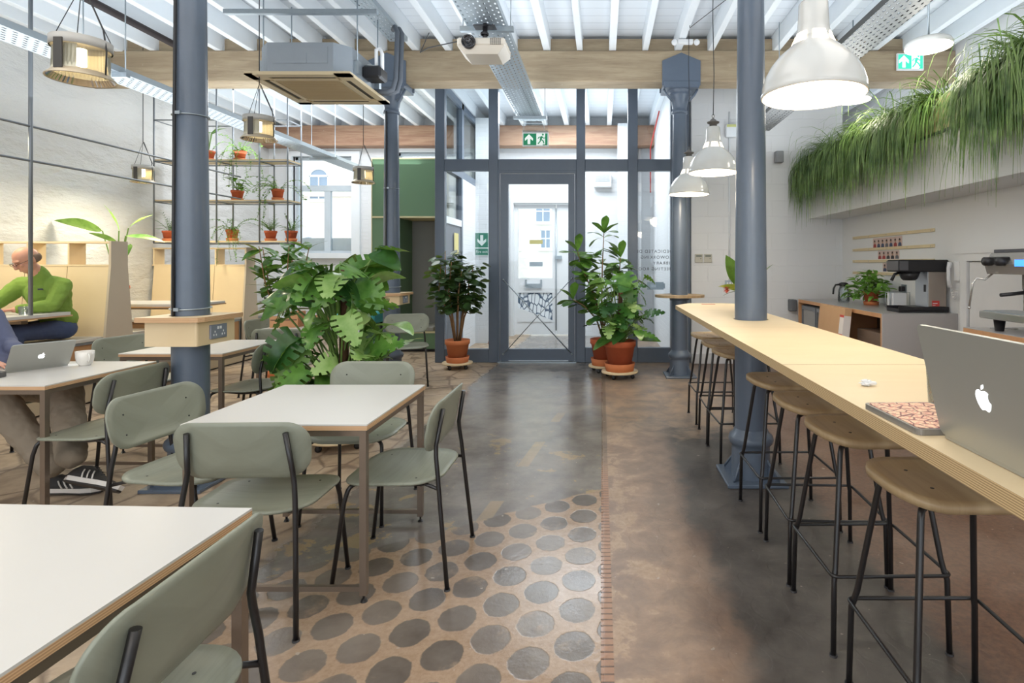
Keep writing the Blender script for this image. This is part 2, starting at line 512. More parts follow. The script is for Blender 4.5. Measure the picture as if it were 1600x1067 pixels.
# rear wall behind the viewer, with broad openings added to let in sky fill
struct(MB().box(-6.85, 4.6, -4.4, -4.2, 0, 0.5).box(-6.85, 4.6, -4.4, -4.2, 3.9, 4.3).box(-6.85, -6.2, -4.4, -4.2, 0.5, 3.9)
       .box(-1.2, -0.8, -4.4, -4.2, 0.5, 3.9).box(3.9, 4.6, -4.4, -4.2, 0.5, 3.9).build('wall_rear', M_plaster))

# ceiling boards, joists as its parts
def boards_mat():
    m = bpy.data.materials.new('white_ceiling_boards'); t = NT(m); P = t.geo(); X, Y, Z = t.sep(P)
    fy = t.m('FRACT', t.m('DIVIDE', Y, 0.19))
    g = t.ss(t.m('ABSOLUTE', t.m('SUBTRACT', fy, 0.5)), 0.47, 0.495)
    t.set(Base_Color=t.mix(g, lin('#e4e9ee'), lin('#b9bfc5')), Roughness=0.6)
    t.bump(t.m('MULTIPLY', g, -1.0), 0.4, 0.01)
    return m
ceil = struct(MB().box(-6.85, 4.6, -4.4, 11.35, 4.25, 4.35).build('ceiling', boards_mat()))
for k in range(-16, 11):
    x = 0.135+0.405*k
    if x < -6.45 or x > 4.3: continue
    r = random.Random(k)
    j = MB()
    wv = 0.038+r.uniform(-0.004, 0.006)
    zb = 4.03+r.uniform(-0.012, 0.012)
    j.box(x-wv, x+wv, -4.2, 7.05, zb, 4.249, bev=0.004)
    j.box(x-wv+0.01, x+wv+0.01, 7.05, 11.0, zb, 4.249, bev=0.004)
    j.build('joist', M_joist, ceil)
# great beams
def beam_mat(name, c0, c1, c2):
    m = bpy.data.materials.new(name); t = NT(m); P = t.geo()
    s = t.scale(P, (0.35, 1, 3.2))
    a = t.noise(s, 3.0, 6, 0.65, 0.6); b = t.noise(t.scale(P, (0.25, 1, 6)), 14, 6, 0.6, 0.3)
    c = t.mix(t.ss(a, 0.35, 0.65), lin(c0), lin(c1))
    c = t.mix(t.m('MULTIPLY', t.ss(b, 0.5, 0.75), 0.6), c, lin(c2))
    fl = t.ss(t.noise(P, 9, 5, 0.7), 0.68, 0.72)
    c = t.mix(t.m('MULTIPLY', fl, 0.45), c, lin('#cfc8b8'))
    t.set(Base_Color=c, Roughness=0.7)
    t.bump(b, 0.3, 0.01)
    return m
M_beam = beam_mat('old_pine_beam', '#97856c', '#ab9a7f', '#7a6852')
M_beam2 = beam_mat('red_pine_beam', '#94705a', '#ab8a70', '#7a5a48')
struct(MB().box(-6.5, 4.36, 6.93, 7.23, 3.65, 4.035, bev=0.012).box(-6.5, 4.36, 7.0, 7.2, 4.0, 4.2).build('ceiling_beam', M_beam))
struct(MB().box(-6.5, 4.36, 10.66, 10.95, 3.65, 4.035, bev=0.012).build('ceiling_beam', M_beam2))
struct(MB().box(-6.5, 4.36, 3.4, 3.7, 3.65, 4.035, bev=0.012).build('ceiling_beam', M_beam))
# skirting
struct(MB().box(1.27, 3.4, 7.925, 7.949, 0, 0.14, bev=0.004).build('baseboard_back', mk('grey_skirting', '#c6c8cb', 0.5)))

# ================================================================ windows in the street front
def window(n, x0, x1, z0, z1, casing, trans=None, blinds=False):
    o = struct(MB().box(x0-casing, x0, 10.93, 11.05, z0-casing, z1+casing).box(x1, x1+casing*1.6, 10.93, 11.05, z0-casing, z1+casing)
        .box(x0, x1, 10.93, 11.05, z1, z1+casing).box(x0, x1, 10.9, 11.05, z0-casing, z0).build('window_%d' % n, M_joist))
    f = MB(); t = 0.05
    f.box(x0, x0+t, 11.08, 11.14, z0, z1); f.box(x1-t, x1, 11.08, 11.14, z0, z1)
    f.box(x0, x1, 11.08, 11.14, z0, z0+t); f.box(x0, x1, 11.08, 11.14, z1-t, z1)
    zt = trans; f.box(x0, x1, 11.06, 11.16, zt-0.06, zt+0.05)
    xm = (x0+x1)/2+0.05; f.box(xm-0.06, xm+0.06, 11.07, 11.15, z0, zt)
    f.build('window_frame', mk('pale_blue_frame', '#cdd8e0', 0.5), o)
    MB().box(x0+t, x1-t, 11.105, 11.11, z0+t, z1-t).build('glass_pane', M_glass, o)
    if blinds:
        MB().box(x0+t, x1-t, 11.16, 11.17, z0, z0+0.3).build('frosted_band', mk('frosted_white', '#f4f6f8', 0.8), o)
window(1, -6.02, -4.86, WZ0, WZ1, 0.1, 2.9, True)
window(2, -4.0, -2.5, WZ0, 3.58, 0.1, 2.9)

# ================================================================ street outside
M_pave = mk('street_paving', '#b9b9b8', 0.8, var=0.08, vs=2)
struct(MB().box(-40, 30, 11.35, 60, -0.2, -0.05).build('street_ground', M_pave))
bt = thing('street_building', (0, 30, 0), 0, 'pale stone building across the street seen through the windows', 'building')
bm = MB().box(-34, 20, 0, 6, -0.1, 16)
for z in (5.0, 9.4, 13.2): bm.box(-34, 20, -0.12, 0, z, z+0.3)
bm.build('facade', mk('pale_stone', '#e9dfd0', 0.8, var=0.05, vs=0.8, bump=0.2, bs=4), bt)
M_dglass = mk('window_dark_glass', '#8c9bab', 0.15, var=0.2, vs=0.5)
def bwin(x, z, w_, h_, arch=False, cols=2, rows=2):
    f = MB()
    f.box(x-w_/2-0.12, x+w_/2+0.12, -0.10, -0.001, z-0.18, z-0.02)
    f.box(x-w_/2-0.06, x-w_/2+0.04, -0.06, -0.001, z, z+h_); f.box(x+w_/2-0.04, x+w_/2+0.06, -0.06, -0.001, z, z+h_)
    f.box(x-w_/2, x+w_/2, -0.06, -0.001, z+h_-0.05, z+h_+0.06)
    for i in range(1, cols):
        xx = x-w_/2+w_*i/cols; f.box(xx-0.03, xx+0.03, -0.055, -0.001, z, z+h_)
    for i in range(1, rows):
        zz = z+h_*i/rows; f.box(x-w_/2, x+w_/2, -0.05, -0.001, zz-0.03, zz+0.03)
    if arch:
        pts = [(x+(w_/2)*math.cos(a), z+h_+(w_/2)*0.8*math.sin(a)) for a in [PI*i/10 for i in range(11)]]
        f.tube([(p[0], -0.03, p[1]) for p in pts], 0.07, 6)
    o = f.build('window_frame', mk('white_window_frame', '#f2f2f0', 0.6), bt)
    g = MB().box(x-w_/2, x+w_/2, -0.02, -0.002, z, z+h_)
    if arch:
        g.prism([(x+(w_/2)*math.cos(PI*i/10), z+h_+(w_/2)*0.8*math.sin(PI*i/10)) for i in range(11)], 0, 0.02,
                M=Matrix(((1, 0, 0, 0), (0, 0, -1, 0), (0, 1, 0, 0), (0, 0, 0, 1))))
    g.build('pane', M_dglass, o)
bwin(-3.12, 3.7, 0.8, 1.05); bwin(-4.6, 2.3, 0.45, 0.95); bwin(-2.98, 2.3, 0.55, 0.95)
for xx in (-15.05, -18.0): bwin(xx, 4.9, 1.0, 1.2, True)
for xx in (-12.95, -15.6, -18.0): bwin(xx, 1.5, 1.0, 1.0, True)
bwin(1.5, 3.6, 1.0, 1.2)

# ================================================================ outer door (white) in the street front
d2 = struct(MB().box(-1.78, -1.72, 10.98, 11.3, 0, 2.72).box(-0.51, -0.45, 10.98, 11.3, 0, 2.72).box(-1.72, -0.51, 10.98, 11.3, 2.6, 2.72).build('door_2', M_white))
dl = MB()
X0, X1 = -1.72, -0.90
dl.box(X0, X0+0.07, 11.1, 11.15, 0.02, 2.58); dl.box(X1-0.07, X1, 11.1, 11.15, 0.02, 2.58)
dl.box(X0+0.0701, X1-0.0701, 11.1, 11.15, 2.5, 2.58); dl.box(X0+0.0701, X1-0.0701, 11.1, 11.15, 0.8401, 1.13); dl.box(X0+0.0701, X1-0.0701, 11.1, 11.15, 0.02, 0.2799)
dl.prism([(X0+0.072, 0.27), (X1-0.072, 0.27), (X1-0.072, 0.30), (X0+0.072, 0.55)], 11.085, 11.0999, M=Matrix(((1, 0, 0, 0), (0, 0, 1, 0), (0, 1, 0, 0), (0, 0, 0, 1))))
dl.box(X1+0.01, -0.52, 11.1, 11.15, 0.02, 2.58)
dl.build('door_leaf', M_white, d2)
MB().box(X0+0.07, X1-0.07, 11.12, 11.125, 1.13, 2.5).build('glass_pane', M_glass, d2)
def etched():
    m = bpy.data.materials.new('etched_pattern_glass'); t = NT(m)
    n = t.vor(t.scale(t.geo(), (9, 9, 4)), 1.6, 'DISTANCE_TO_EDGE')[0]
    t.set(Base_Color=t.mix(t.ss(n, 0.03, 0.12), lin('#56677c'), lin('#eef2f5')), Roughness=0.2)
    return m
MB().box(X0+0.07, X1-0.07, 11.12, 11.13, 0.28, 0.84).build('etched_panel', etched(), d2)
o = MB().box(X0+0.24, X0+0.53, 11.07, 11.1, 0.93, 1.02).box(X0+0.22, X0+0.25, 11.04, 11.1, 0.96, 1.1).box(X0+0.52, X0+0.55, 11.04, 11.1, 0.96, 1.1).build('letter_box', M_steel, d2)
MB().box(X0+0.30, X0+0.56, 11.09, 11.099, 1.80, 1.88).build('yellow_plate', mk('brass_plate', '#b7a95c', 0.4, 0.3), d2)
MB().box(X0+0.30, X0+0.56, 11.09, 11.099, 1.36, 1.45).build('letter_flap', M_steel, d2)
MB().tube([(X1+0.005, 11.08, 0.1), (X1+0.005, 11.08, 2.5)], 0.014, 8).box(X1-0.02, X1+0.12, 11.05, 11.1, 1.50, 1.57).build('bolt_rod', M_steel, d2)
# ================================================================ glazed blue partition
PY0, PY1 = 8.02, 8.14
gp = thing('wall_glazed', (0, 0, 0)); gp['kind'] = 'structure'
for x0, x1 in ((-2.375, -2.24), (-1.61, -1.475), (-0.36, -0.235), (0.375, 0.515), (0.985, 1.265)):
    MB().box(x0, x1, PY0, PY1, 0, 4.02, bev=0.006).build('post', M_blue, gp)
for x0, x1, z0, z1 in ((-2.24, -1.61, 2.735, 2.9), (-1.475, -0.36, 2.735, 2.9), (-0.235, 0.375, 2.735, 2.9), (0.515, 0.985, 2.735, 2.9),
                       (-2.24, -1.61, 0, 0.19), (-0.235, 0.375, 0, 0.21), (0.515, 0.985, 0, 0.21),
                       (-2.24, -1.61, 3.95, 4.02), (-1.475, -0.36, 3.95, 4.02), (-0.235, 0.375, 3.95, 4.02), (0.515, 0.985, 3.95, 4.02)):
    MB().box(x0, x1, PY0+0.01, PY1-0.01, z0, z1, bev=0.004).build('rail', M_blue, gp)
for x0, x1, z0, z1 in ((-2.24, -1.61, 2.9, 3.95), (-1.475, -0.36, 2.9, 3.95), (-0.235, 0.375, 2.9, 3.95), (0.515, 0.985, 2.9, 3.95),
                       (-2.24, -1.61, 0.19, 2.735), (-0.235, 0.375, 0.21, 2.735), (0.515, 0.985, 0.21, 2.735)):
    MB().box(x0, x1, 8.077, 8.083, z0, z1).build('glass_pane', M_glass, gp)
# lettering on the right-hand pane, meant to be read from the lobby
text('window_lettering', 'DEDICATED DESKS\nCOWORKING\nLIBRARY\nMEETING ROOMS', 0.062, mk('black_vinyl', '#1b1b1d', 0.5), gp,
     (1.02, 8.09, 1.565), (PI/2, 0, PI), 0.0008, 'LEFT', 1.25, 1.35)
# inner door
dr = struct(MB().box(-1.475, -1.455, PY0, PY1, 0, 2.735).box(-0.385, -0.36, PY0, PY1, 0, 2.735).box(-1.455, -0.385, PY0, PY1, 2.70, 2.735).build('door_1', M_blue))
lf = MB()
lf.box(-1.445, -1.335, 8.04, 8.11, 0.02, 2.69); lf.box(-0.475, -0.39, 8.04, 8.11, 0.02, 2.69)
lf.box(-1.335, -0.475, 8.04, 8.11, 2.55, 2.69); lf.box(-1.335, -0.475, 8.04, 8.11, 0.03, 0.19)
leaf = lf.build('door_leaf', M_blue, dr)
MB().box(-1.335, -0.475, 8.072, 8.078, 0.19, 2.55).build('glass_pane', M_glass, leaf)
MB().tube([(-1.40, 8.028, 1.18), (-0.425, 8.028, 0.12)], 0.008, 8).ball((-1.40, 8.03, 1.18), 0.016).ball((-0.425, 8.03, 0.12), 0.016).build('brace_rod', M_steel, dr)
MB().tube([(-0.425, 8.012, 1.20), (-1.40, 8.012, 0.12)], 0.006, 8).ball((-1.40, 8.02, 0.12), 0.016).ball((-0.425, 8.02, 1.20), 0.016).build('brace_rod', M_steel, dr)
MB().lathe([(0, 0), (0.03, 0), (0.03, 0.02), (0, 0.02)], 20, M=Matrix.Translation((-0.44, 8.04, 1.42)) @ Matrix.Rotation(PI/2, 4, 'X')).build('door_disc', M_steel, dr)
MB().box(-1.475, -0.36, 7.98, 8.18, 0.001, 0.016).build('threshold', M_steel, dr)
# lobby side screen running to the street
sp = thing('wall_lobby', (0, 0, 0)); sp['kind'] = 'structure'
for y0, y1 in ((9.05, 9.17), (10.35, 10.5)):
    MB().box(-2.33, -2.24, y0, y1, 2.9, 4.0).build('post', M_blue, sp)
MB().box(-2.33, -2.24, 8.14, 10.5, 3.9, 4.0).build('rail', M_blue, sp)
MB().box(-2.33, -2.24, 8.14, 10.5, 2.78, 2.9).build('rail', M_blue, sp)
MB().box(-2.29, -2.285, 8.14, 10.5, 2.9, 3.9).build('glass_pane', M_glass, sp)
MB().box(-2.33, -2.24, 9.02, 9.1, 0, 2.78).build('post', M_blue, sp)
MB().box(-2.33, -2.24, 8.14, 9.02, 2.0, 2.1).build('rail', M_joist, sp)
MB().box(-2.29, -2.285, 8.14, 9.02, 2.1, 2.78).build('glass_pane', M_glass, sp)
MB().box(-2.31, -2.26, 8.14, 9.02, 0, 2.0).build('chalkboard_panel', mk('chalkboard_grey', '#6c7076', 0.7, var=0.15, vs=8), sp)
MB().box(-2.33, -2.24, 9.1, 11.0, 0, 2.78).build('brick_infill', M_brick, sp)
struct(MB().box(-2.24, -1.95, 10.0, 10.6, 0, 4.0).build('wall_lobby_pier', M_brick))
struct(MB().box(0.30, 0.62, 10.45, 10.75, 0, 4.02).build('trim_lobby_pier', M_brick))
struct(MB().box(1.0, 1.27, 8.2, 11.0, 0, 4.25).build('wall_lobby_right', M_brick))
# ================================================================ iron columns
def column(x, y, label, base=True, flange=True, h=3.65):
    t = thing('iron_column', (x, y, 0), 0, label, 'column', 'blue-grey iron columns')
    MB().lathe([(0.103, 0.32), (0.103, 0.34), (0.103, 1.2), (0.10, 1.5), (0.085, 3.2), (0.083, 3.36)], 32).build('shaft', M_blue, t)
    b = MB()
    b.lathe([(0.125, 0.02), (0.122, 0.2), (0.12, 0.22), (0.137, 0.235), (0.145, 0.26), (0.137, 0.285), (0.118, 0.30), (0.104, 0.33)], 32)
    for k in range(4):
        a = PI/4+PI/2*k; c, s = math.cos(a), math.sin(a)
        b.tube([(0.11*c, 0.11*s, 0.15), (0.2*c, 0.2*s, 0.03)], 0.008, 6)
        b.add([(0.11*c, 0.11*s, 0.02), (0.21*c, 0.21*s, 0.02), (0.11*c, 0.11*s, 0.17)], [[0, 1, 2]])
    b.box(-0.19, 0.19, -0.19, 0.19, 0.0, 0.022, bev=0.004)
    b.build('base', M_blue, t)
    c = MB()
    c.lathe([(0.086, 3.28), (0.10, 3.29), (0.10, 3.32), (0.088, 3.33), (0.09, 3.36), (0.105, 3.44), (0.135, 3.50), (0.14, 3.52), (0.125, 3.54), (0.15, 3.56), (0.15, 3.58)], 32)
    c.box(-0.22, 0.22, -0.18, 0.18, 3.57, 3.65, bev=0.006)
    for s in (-1, 1):
        yy = s*0.155
        c.prism([(-0.235, 3.60), (0.235, 3.60), (0.235, 3.90), (0, 4.0), (-0.235, 3.90)], yy-0.012 if s > 0 else yy-0.012, yy+0.012,
                M=Matrix(((1, 0, 0, 0), (0, 0, 1, 0), (0, 1, 0, 0), (0, 0, 0, 1))))
        c.tube([(s*0.10, -0.1, 3.42), (s*0.17, -0.1, 3.50), (s*0.21, -0.1, 3.57)], 0.015, 8)
    c.build('capital', M_blue, t)
    return t
RY = 7.08
column(-2.64, RY, 'blue-grey iron column beside the dark green cupboards, partly hidden by ceiling air unit pipes')
column(0.98, RY, 'blue-grey iron column standing at the right end of the glazed screen')
column(-2.64, 3.62, 'large blue-grey iron column rising through the plywood socket box among the white tables')
column(0.98, 3.70, 'blue-grey iron column passing through the long plywood bar counter')
M_cable = mk('black_cable', '#26272b', 0.5)
M_wcable = mk('white_cable', '#dfe2e4', 0.5)
for (x, y, sfx) in ((-2.64, 3.62, 'near socket box'), (-2.64, RY, 'by the green cupboards')):
    o = MB().tube([(x-0.03, y-0.109, 1.07), (x-0.03, y-0.109, 1.6), (x-0.03, y-0.092, 3.2), (x-0.03, y-0.10, 3.3)], 0.009, 8).build('conduit', M_cable)
    tag(o, 'thin black conduit running up the blue-grey column ' + sfx, 'cable')
    for z in (1.12, 2.35):
        r = 0.112 if z < 1.5 else 0.100
        o = MB().tube([(x+r*math.cos(a), y+r*math.sin(a), z+0.004*math.sin(a)) for a in [2*PI*k/28 for k in range(28)]], 0.004, 6, closed=True).box(x-0.02, x+0.01, y-r-0.012, y-r+0.004, z-0.012, z+0.008).build('pipe_clip', M_steel)
        tag(o, ('lower' if z < 1.5 else 'upper') + ' metal strap around the blue-grey column ' + sfx, 'strap')

# socket boxes built round the columns
M_sock = mk('grey_socket_plate', '#8d93a3', 0.35, 0.3)
def socket_box(x, y, label, hx=0.16, zt=1.075, zb=0.895):
    t = thing('socket_shelf', (x, y, zb), 0, label, 'shelf')
    dz = zt-zb
    hy = 0.17
    def outl(e): c = 0.012+e*1.2; return [(-hx-e, -hy-e), (hx+e-c, -hy-e), (hx+e-c*0.3, -hy-e+c*0.3), (hx+e, -hy-e+c), (hx+e+0.01, hy+e), (-hx-e, hy+e)]
    # ring-shaped body and top around the column
    def ring(poly, z0, z1, r=0.113):
        b = MB(); n = 48
        def ray(a):
            c, s = math.cos(a), math.sin(a); best = 9
            for i in range(len(poly)):
                (ax, ay), (bx, by) = poly[i], poly[(i+1) % len(poly)]
                ex, ey = bx-ax, by-ay; den = c*ey-s*ex
                if abs(den) < 1e-9: continue
                tt = (ax*ey-ay*ex)/den; uu = (ax*s-ay*c)/den
                if tt > 0 and -1e-6 <= uu <= 1+1e-6: best = min(best, tt)
            return best
        angs = sorted([2*PI*k/n for k in range(n)]+[math.atan2(p[1], p[0]) % (2*PI) for p in poly])
        m_ = len(angs); vs = []
        for a in angs:
            R = ray(a); c, s = math.cos(a), math.sin(a)
            vs += [(r*c, r*s, z0), (r*c, r*s, z1), (R*c, R*s, z0), (R*c, R*s, z1)]
        fs = []; fe = []
        for k in range(m_):
            i, j = 4*k, 4*((k+1) % m_)
            fs += [[i+1, i+3, j+3, j+1], [i, j, j+2, i+2]]; fe += [[i+2, j+2, j+3, i+3], [i, i+1, j+1, j]]
        b.add(vs, fs, 0); base = len(b.v)-len(vs)
        for f in fe: b.f.append([base+q for q in f]); b.mi.append(1); b.sm.append(False)
        return b
    ring(outl(0.035), dz-0.03, dz).build('shelf_top', [M_ply, M_plyedge], t)
    ring(outl(0.0), 0, dz-0.03).build('box_body', [M_ply, M_ply], t)
    # socket plate on the slanted side
    ax, ay, bx, by = hx, -0.13, hx+0.008, 0.15
    ang = math.atan2(by-ay, bx-ax); mx, my = (ax+bx)/2, (ay+by)/2
    Mx = Matrix.Translation((mx, my, dz*0.42)) @ Matrix.Rotation(ang, 4, 'Z')
    s = MB().box(-0.075, 0.075, -0.012, 0.001, -0.045, 0.045, bev=0.003, M=Mx)
    pl = s.build('socket_plate', M_sock, t)
    h = MB()
    for q in (-0.038, 0.038):
        for dx, dz2 in ((0, 0.0), (-0.011, -0.02), (0.011, -0.02)):
            h.box(q+dx-0.003, q+dx+0.003, -0.0135, -0.011, dz2-0.006, dz2+0.006, M=Mx)
        h.box(q*0.3-0.006, q*0.3+0.006, -0.016, -0.011, 0.015, 0.033, M=Mx)
    h.build('socket_details', M_white, pl)
    return t
socket_box(-2.64, 3.62, 'plywood socket box shelf wrapped round the large left column')
socket_box(-2.64, RY, 'small plywood socket box shelf on the column beside the green cupboards', 0.16, 1.045, 0.90)
# small round-ended shelf on the far right column
t = thing('column_shelf', (0.98, RY, 0.99), 0, 'small thin oak shelf round the far column by the glazed screen', 'shelf')
b = MB()
n = 40
pts_o = [(0.31*math.cos(2*PI*k/n), 0.30*math.sin(2*PI*k/n)) for k in range(n)]
vs = []
for k in range(n):
    c, s = math.cos(2*PI*k/n), math.sin(2*PI*k/n)
    vs += [(0.108*c, 0.108*s, 0), (0.108*c, 0.108*s, 0.03), (0.31*c, 0.3*s, 0), (0.31*c, 0.3*s, 0.03)]
fs = []
for k in range(n):
    i, j = 4*k, 4*((k+1) % n)
    fs += [[i+1, i+3, j+3, j+1], [i, j, j+2, i+2], [i+2, j+2, j+3, i+3], [i, i+1, j+1, j]]
b.add(vs, fs).build('shelf_board', M_oak, t)
MB().lathe([(0.104, -0.04), (0.125, -0.04), (0.125, 0), (0.104, 0)], 32).build('collar', M_blue, t)

# ================================================================ perforated cable trays and hangers
def perf_mat(name, col, px=0.075, py=0.042, lx=0.42, ly=0.2):
    m = bpy.data.materials.new(name); t = NT(m); X, Y, Z = t.sep(t.obj())
    ry = t.m('DIVIDE', X, py)
    off = t.m('MULTIPLY', t.m('FRACT', t.m('MULTIPLY', t.m('FLOOR', ry), 0.5)), 1.0)
    fx = t.m('ABSOLUTE', t.m('SUBTRACT', t.m('FRACT', t.m('ADD', t.m('DIVIDE', Y, px), off)), 0.5))
    fy = t.m('ABSOLUTE', t.m('SUBTRACT', t.m('FRACT', ry), 0.5))
    hole = t.m('MULTIPLY', t.m('LESS_THAN', fx, lx/2), t.m('LESS_THAN', fy, ly/2*1.6))
    N = t.sep(t.n.new('ShaderNodeNewGeometry').outputs['Normal'])[2]
    hole = t.m('MULTIPLY', hole, t.m('GREATER_THAN', t.m('ABSOLUTE', N), 0.5))
    t.set(Base_Color=lin(col), Metallic=0.6, Roughness=0.42, Alpha=t.m('SUBTRACT', 1.0, hole))
    return m
M_perf = perf_mat('perforated_steel', '#a7b1b8')
def tray(x0, x1, y0, y1, z, label, lip=0.05, mat=None):
    L = y1-y0
    t = thing('cable_tray', ((x0+x1)/2, y0, z), 0, label, 'cable tray')
    hw = (x1-x0)/2
    b = MB(); ns = max(1, int(L/1.5))
    b.box(-hw, hw, 0, L, 0, 0.003); b.box(-hw, -hw+0.003, 0, L, 0.003, lip); b.box(hw-0.003, hw, 0, L, 0.003, lip)
    b.build('tray', mat or M_perf, t)
    return t, hw, L
def hanger(t, y, hw, z_top, over=0.06):
    b = MB().box(-hw-over, hw+over, y-0.02, y+0.02, -0.042, -0.001)
    for s in (-1, 1): b.tube([(s*(hw+over*0.6), y, -0.03), (s*(hw+over*0.6), y, z_top)], 0.005, 6)
    return b.build('hanger', M_steel, t)
t, hw, L = tray(-1.13, -0.80, -1.0, 7.86, 3.40, 'wide perforated cable tray overhead, running past the projector to the glazed screen')
for y in (2.0, 5.74, 8.6): hanger(t, y, hw, 0.62)
M_cables = M_cable
MB().tube([(0.05, 0, 0.02), (0.04, 4, 0.02), (0.05, 8.7, 0.02)], 0.012, 6).tube([(-0.05, 0, 0.02), (-0.06, 8.6, 0.02)], 0.010, 6).build('cable_run', M_cable, t)
t, hw, L = tray(-4.29, -4.01, -0.5, 10.1, 3.00, 'long perforated cable tray above the left booths')
for y in (1.0, 3.2, 5.2, 8.9): hanger(t, y, hw, 1.02)
MB().tube([(0.05, 0, 0.02), (0.04, 4, 0.02), (0.05, 10.4, 0.02)], 0.012, 6).build('cable_run', M_wcable, t)
t, hw, L = tray(-2.36, -2.16, -0.5, 6.27, 3.88, 'narrow perforated cable tray close to the joists above the ceiling air unit')
for y in (3.0, 5.4): hanger(t, y, hw, 0.15, 0.22)
t, hw, L = tray(1.96, 2.26, -0.5, 7.6, 3.20, 'dark perforated cable tray above the space behind the bar', 0.05, perf_mat('perforated_dark_steel', '#5f5f5d'))
for y in (3.6, 6.6): hanger(t, y, hw, 0.82)
MB().tube([(0.0, 0, 0.02), (0.02, 4, 0.02), (0.0, 8, 0.02)], 0.012, 6).tube([(0.08, 0, 0.02), (0.07, 8, 0.02)], 0.012, 6).build('cable_run', M_cable, t)
# fill strips added above the trays to brighten the ceiling, without fittings
for (x, z, y0, y1, p) in ((-4.15, 3.12, 0.5, 9.9, 14), (-0.96, 3.5, 0.2, 7.6, 8), (2.1, 3.32, 0.3, 7.3, 8)):
    area('tray_line_fill', (x, (y0+y1)/2, z), (PI, 0, 0), 0.2, y1-y0, p, (0.86, 0.93, 1.0))
area('lobby_fill', (-0.6, 9.4, 3.99), (0, 0, 0), 1.8, 1.8, 115, (0.97, 0.98, 1.0))  # fill light added to brighten the lobby, no fitting modelled
area('far_bay_fill', (-4.3, 9.0, 3.98), (0, 0, 0), 2.6, 1.6, 80, (0.95, 0.97, 1.0))  # added fill that lifts the far bay, no lamp body

# thin steel channel and rods over the air unit
o = MB().box(-3.35, -1.99, 4.98, 5.02, 3.62, 3.66).build('steel_channel', M_steel); 
for x in (-3.30, -2.55, -2.05): pass
tag(o, 'long thin galvanised channel hung above the ceiling air unit', 'bracket')
# air unit
ac = thing('ceiling_air_unit', (-2.73, 5.52, 3.10), 0, 'square cassette air conditioning unit hanging below the joists by the left column', 'air conditioner')
oc = [(-0.42, -0.30), (-0.30, -0.42), (0.30, -0.42), (0.42, -0.30), (0.42, 0.30), (0.30, 0.42), (-0.30, 0.42), (-0.42, 0.30)]
MB().prism(oc, 0.03, 0.31).box(-0.25, 0.25, -0.426, -0.42, 0.12, 0.27).box(-0.06, 0.06, -0.43, -0.426, 0.12, 0.21).build('casing', mk('grey_sheet_metal', '#98a0a8', 0.45, 0.4), ac)
M_cream = mk('cream_plastic', '#cdbb98', 0.45, var=0.02)
p = MB()
S = 0.475
p.prism([(-S, -S), (S, -S), (S, S), (-S, S)], 0.012, 0.03)
for s in (0, 1, 2, 3):
    R = Matrix.Rotation(PI/2*s, 4, 'Z')
    p.box(-S, S, -S, -0.40, 0, 0.012, M=R); p.box(-S, -0.30, -0.40, -0.33, 0, 0.012, M=R)
    p.box(-0.30, 0.30, -0.345, -0.30, 0.0, 0.012, M=R)
p.build('panel', M_cream, ac)
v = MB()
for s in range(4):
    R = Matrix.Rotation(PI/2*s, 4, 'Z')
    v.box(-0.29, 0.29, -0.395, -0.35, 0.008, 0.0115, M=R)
v.build('air_slots', mk('dark_slot_plastic', '#3b342b', 0.6), ac)  # dark strips laid in the panel's air slots
g = MB().box(-0.30, 0.30, -0.30, 0.30, 0.004, 0.0115)
for k in range(22): g.box(-0.28, 0.28, -0.28+k*0.0262, -0.28+k*0.0262+0.010, 0.0, 0.004)
g.build('intake_grille', mk('tan_grille', '#b9a47e', 0.5), ac)
for sx in (-1, 1):
    for sy in (-1, 1):
        br = MB()
        br.box(sx*0.44-0.025, sx*0.44+0.025, sy*0.24-0.03, sy*0.24+0.03, 0.08, 0.2)
        br.tube([(sx*0.44, sy*0.24, 0.1), (sx*0.44, sy*0.24, 0.93)], 0.006, 6)
        br.build('hanging_bracket', M_steel, ac)
MB().box(0.42, 0.60, -0.1, 0.1, 0.10, 0.22, bev=0.02).build('drain_pump', M_bplast, ac)
MB().tube([(0.44, 0.0, 0.24), (0.52, 0, 0.24), (0.52, 0, 0.40), (0.56, 0, 0.42), (0.58, 0, 0.36), (0.58, 0, 0.2)], 0.018, 10).build('white_pipe', M_white, ac)
pp = MB()
for q in (0, 0.05):
    pp.tube([(0.40, 0.2+q, 0.06), (0.55+q*0.2, 0.2+q, 0.05), (0.60+q*0.6, 0.22+q, 0.08), (0.62+q*0.6, 0.25+q, 0.2), (0.62+q*0.6, 0.3+q, 0.7), (0.58+q*0.5, 0.34+q, 0.77), (0.52+q*0.5, 0.45+q, 0.785)], 0.024, 10)
pp.build('insulated_pipe', mk('grey_pipe_lagging', '#5a6068', 0.7, bump=0.3, bs=30), ac)

# projector
pj = thing('projector', (-0.96, 4.62, 3.08), 0, 'white projector hung on a black bracket under the wide central cable tray', 'projector')
body = MB()
prof = [(-0.19, -0.14), (0.19, -0.14), (0.205, 0.13), (-0.205, 0.13)]
def taper_box(b, x0, x1, y0, y1, z0, z1, ix, iy, mi=0):
    vs = [(x0+ix, y0+iy, z0), (x1-ix, y0+iy, z0), (x1-ix, y1-iy, z0), (x0+ix, y1-iy, z0), (x0, y0, z1), (x1, y0, z1), (x1, y1, z1), (x0, y1, z1)]
    b.add(vs, [[0,3,2,1],[4,5,6,7],[0,1,5,4],[1,2,6,5],[2,3,7,6],[3,0,4,7]], mi)
taper_box(body, -0.19, 0.19, -0.15, 0.15, 0.0, 0.06, 0.06, 0.03)
body.box(-0.19, 0.19, -0.15, 0.15, 0.06, 0.125, bev=0.012)
body.build('body', mk('warm_white_plastic', '#ddd5c8', 0.4, var=0.02), pj)
Mr = Matrix.Translation((-0.095, -0.15, 0.085)) @ Matrix.Rotation(PI/2, 4, 'X')
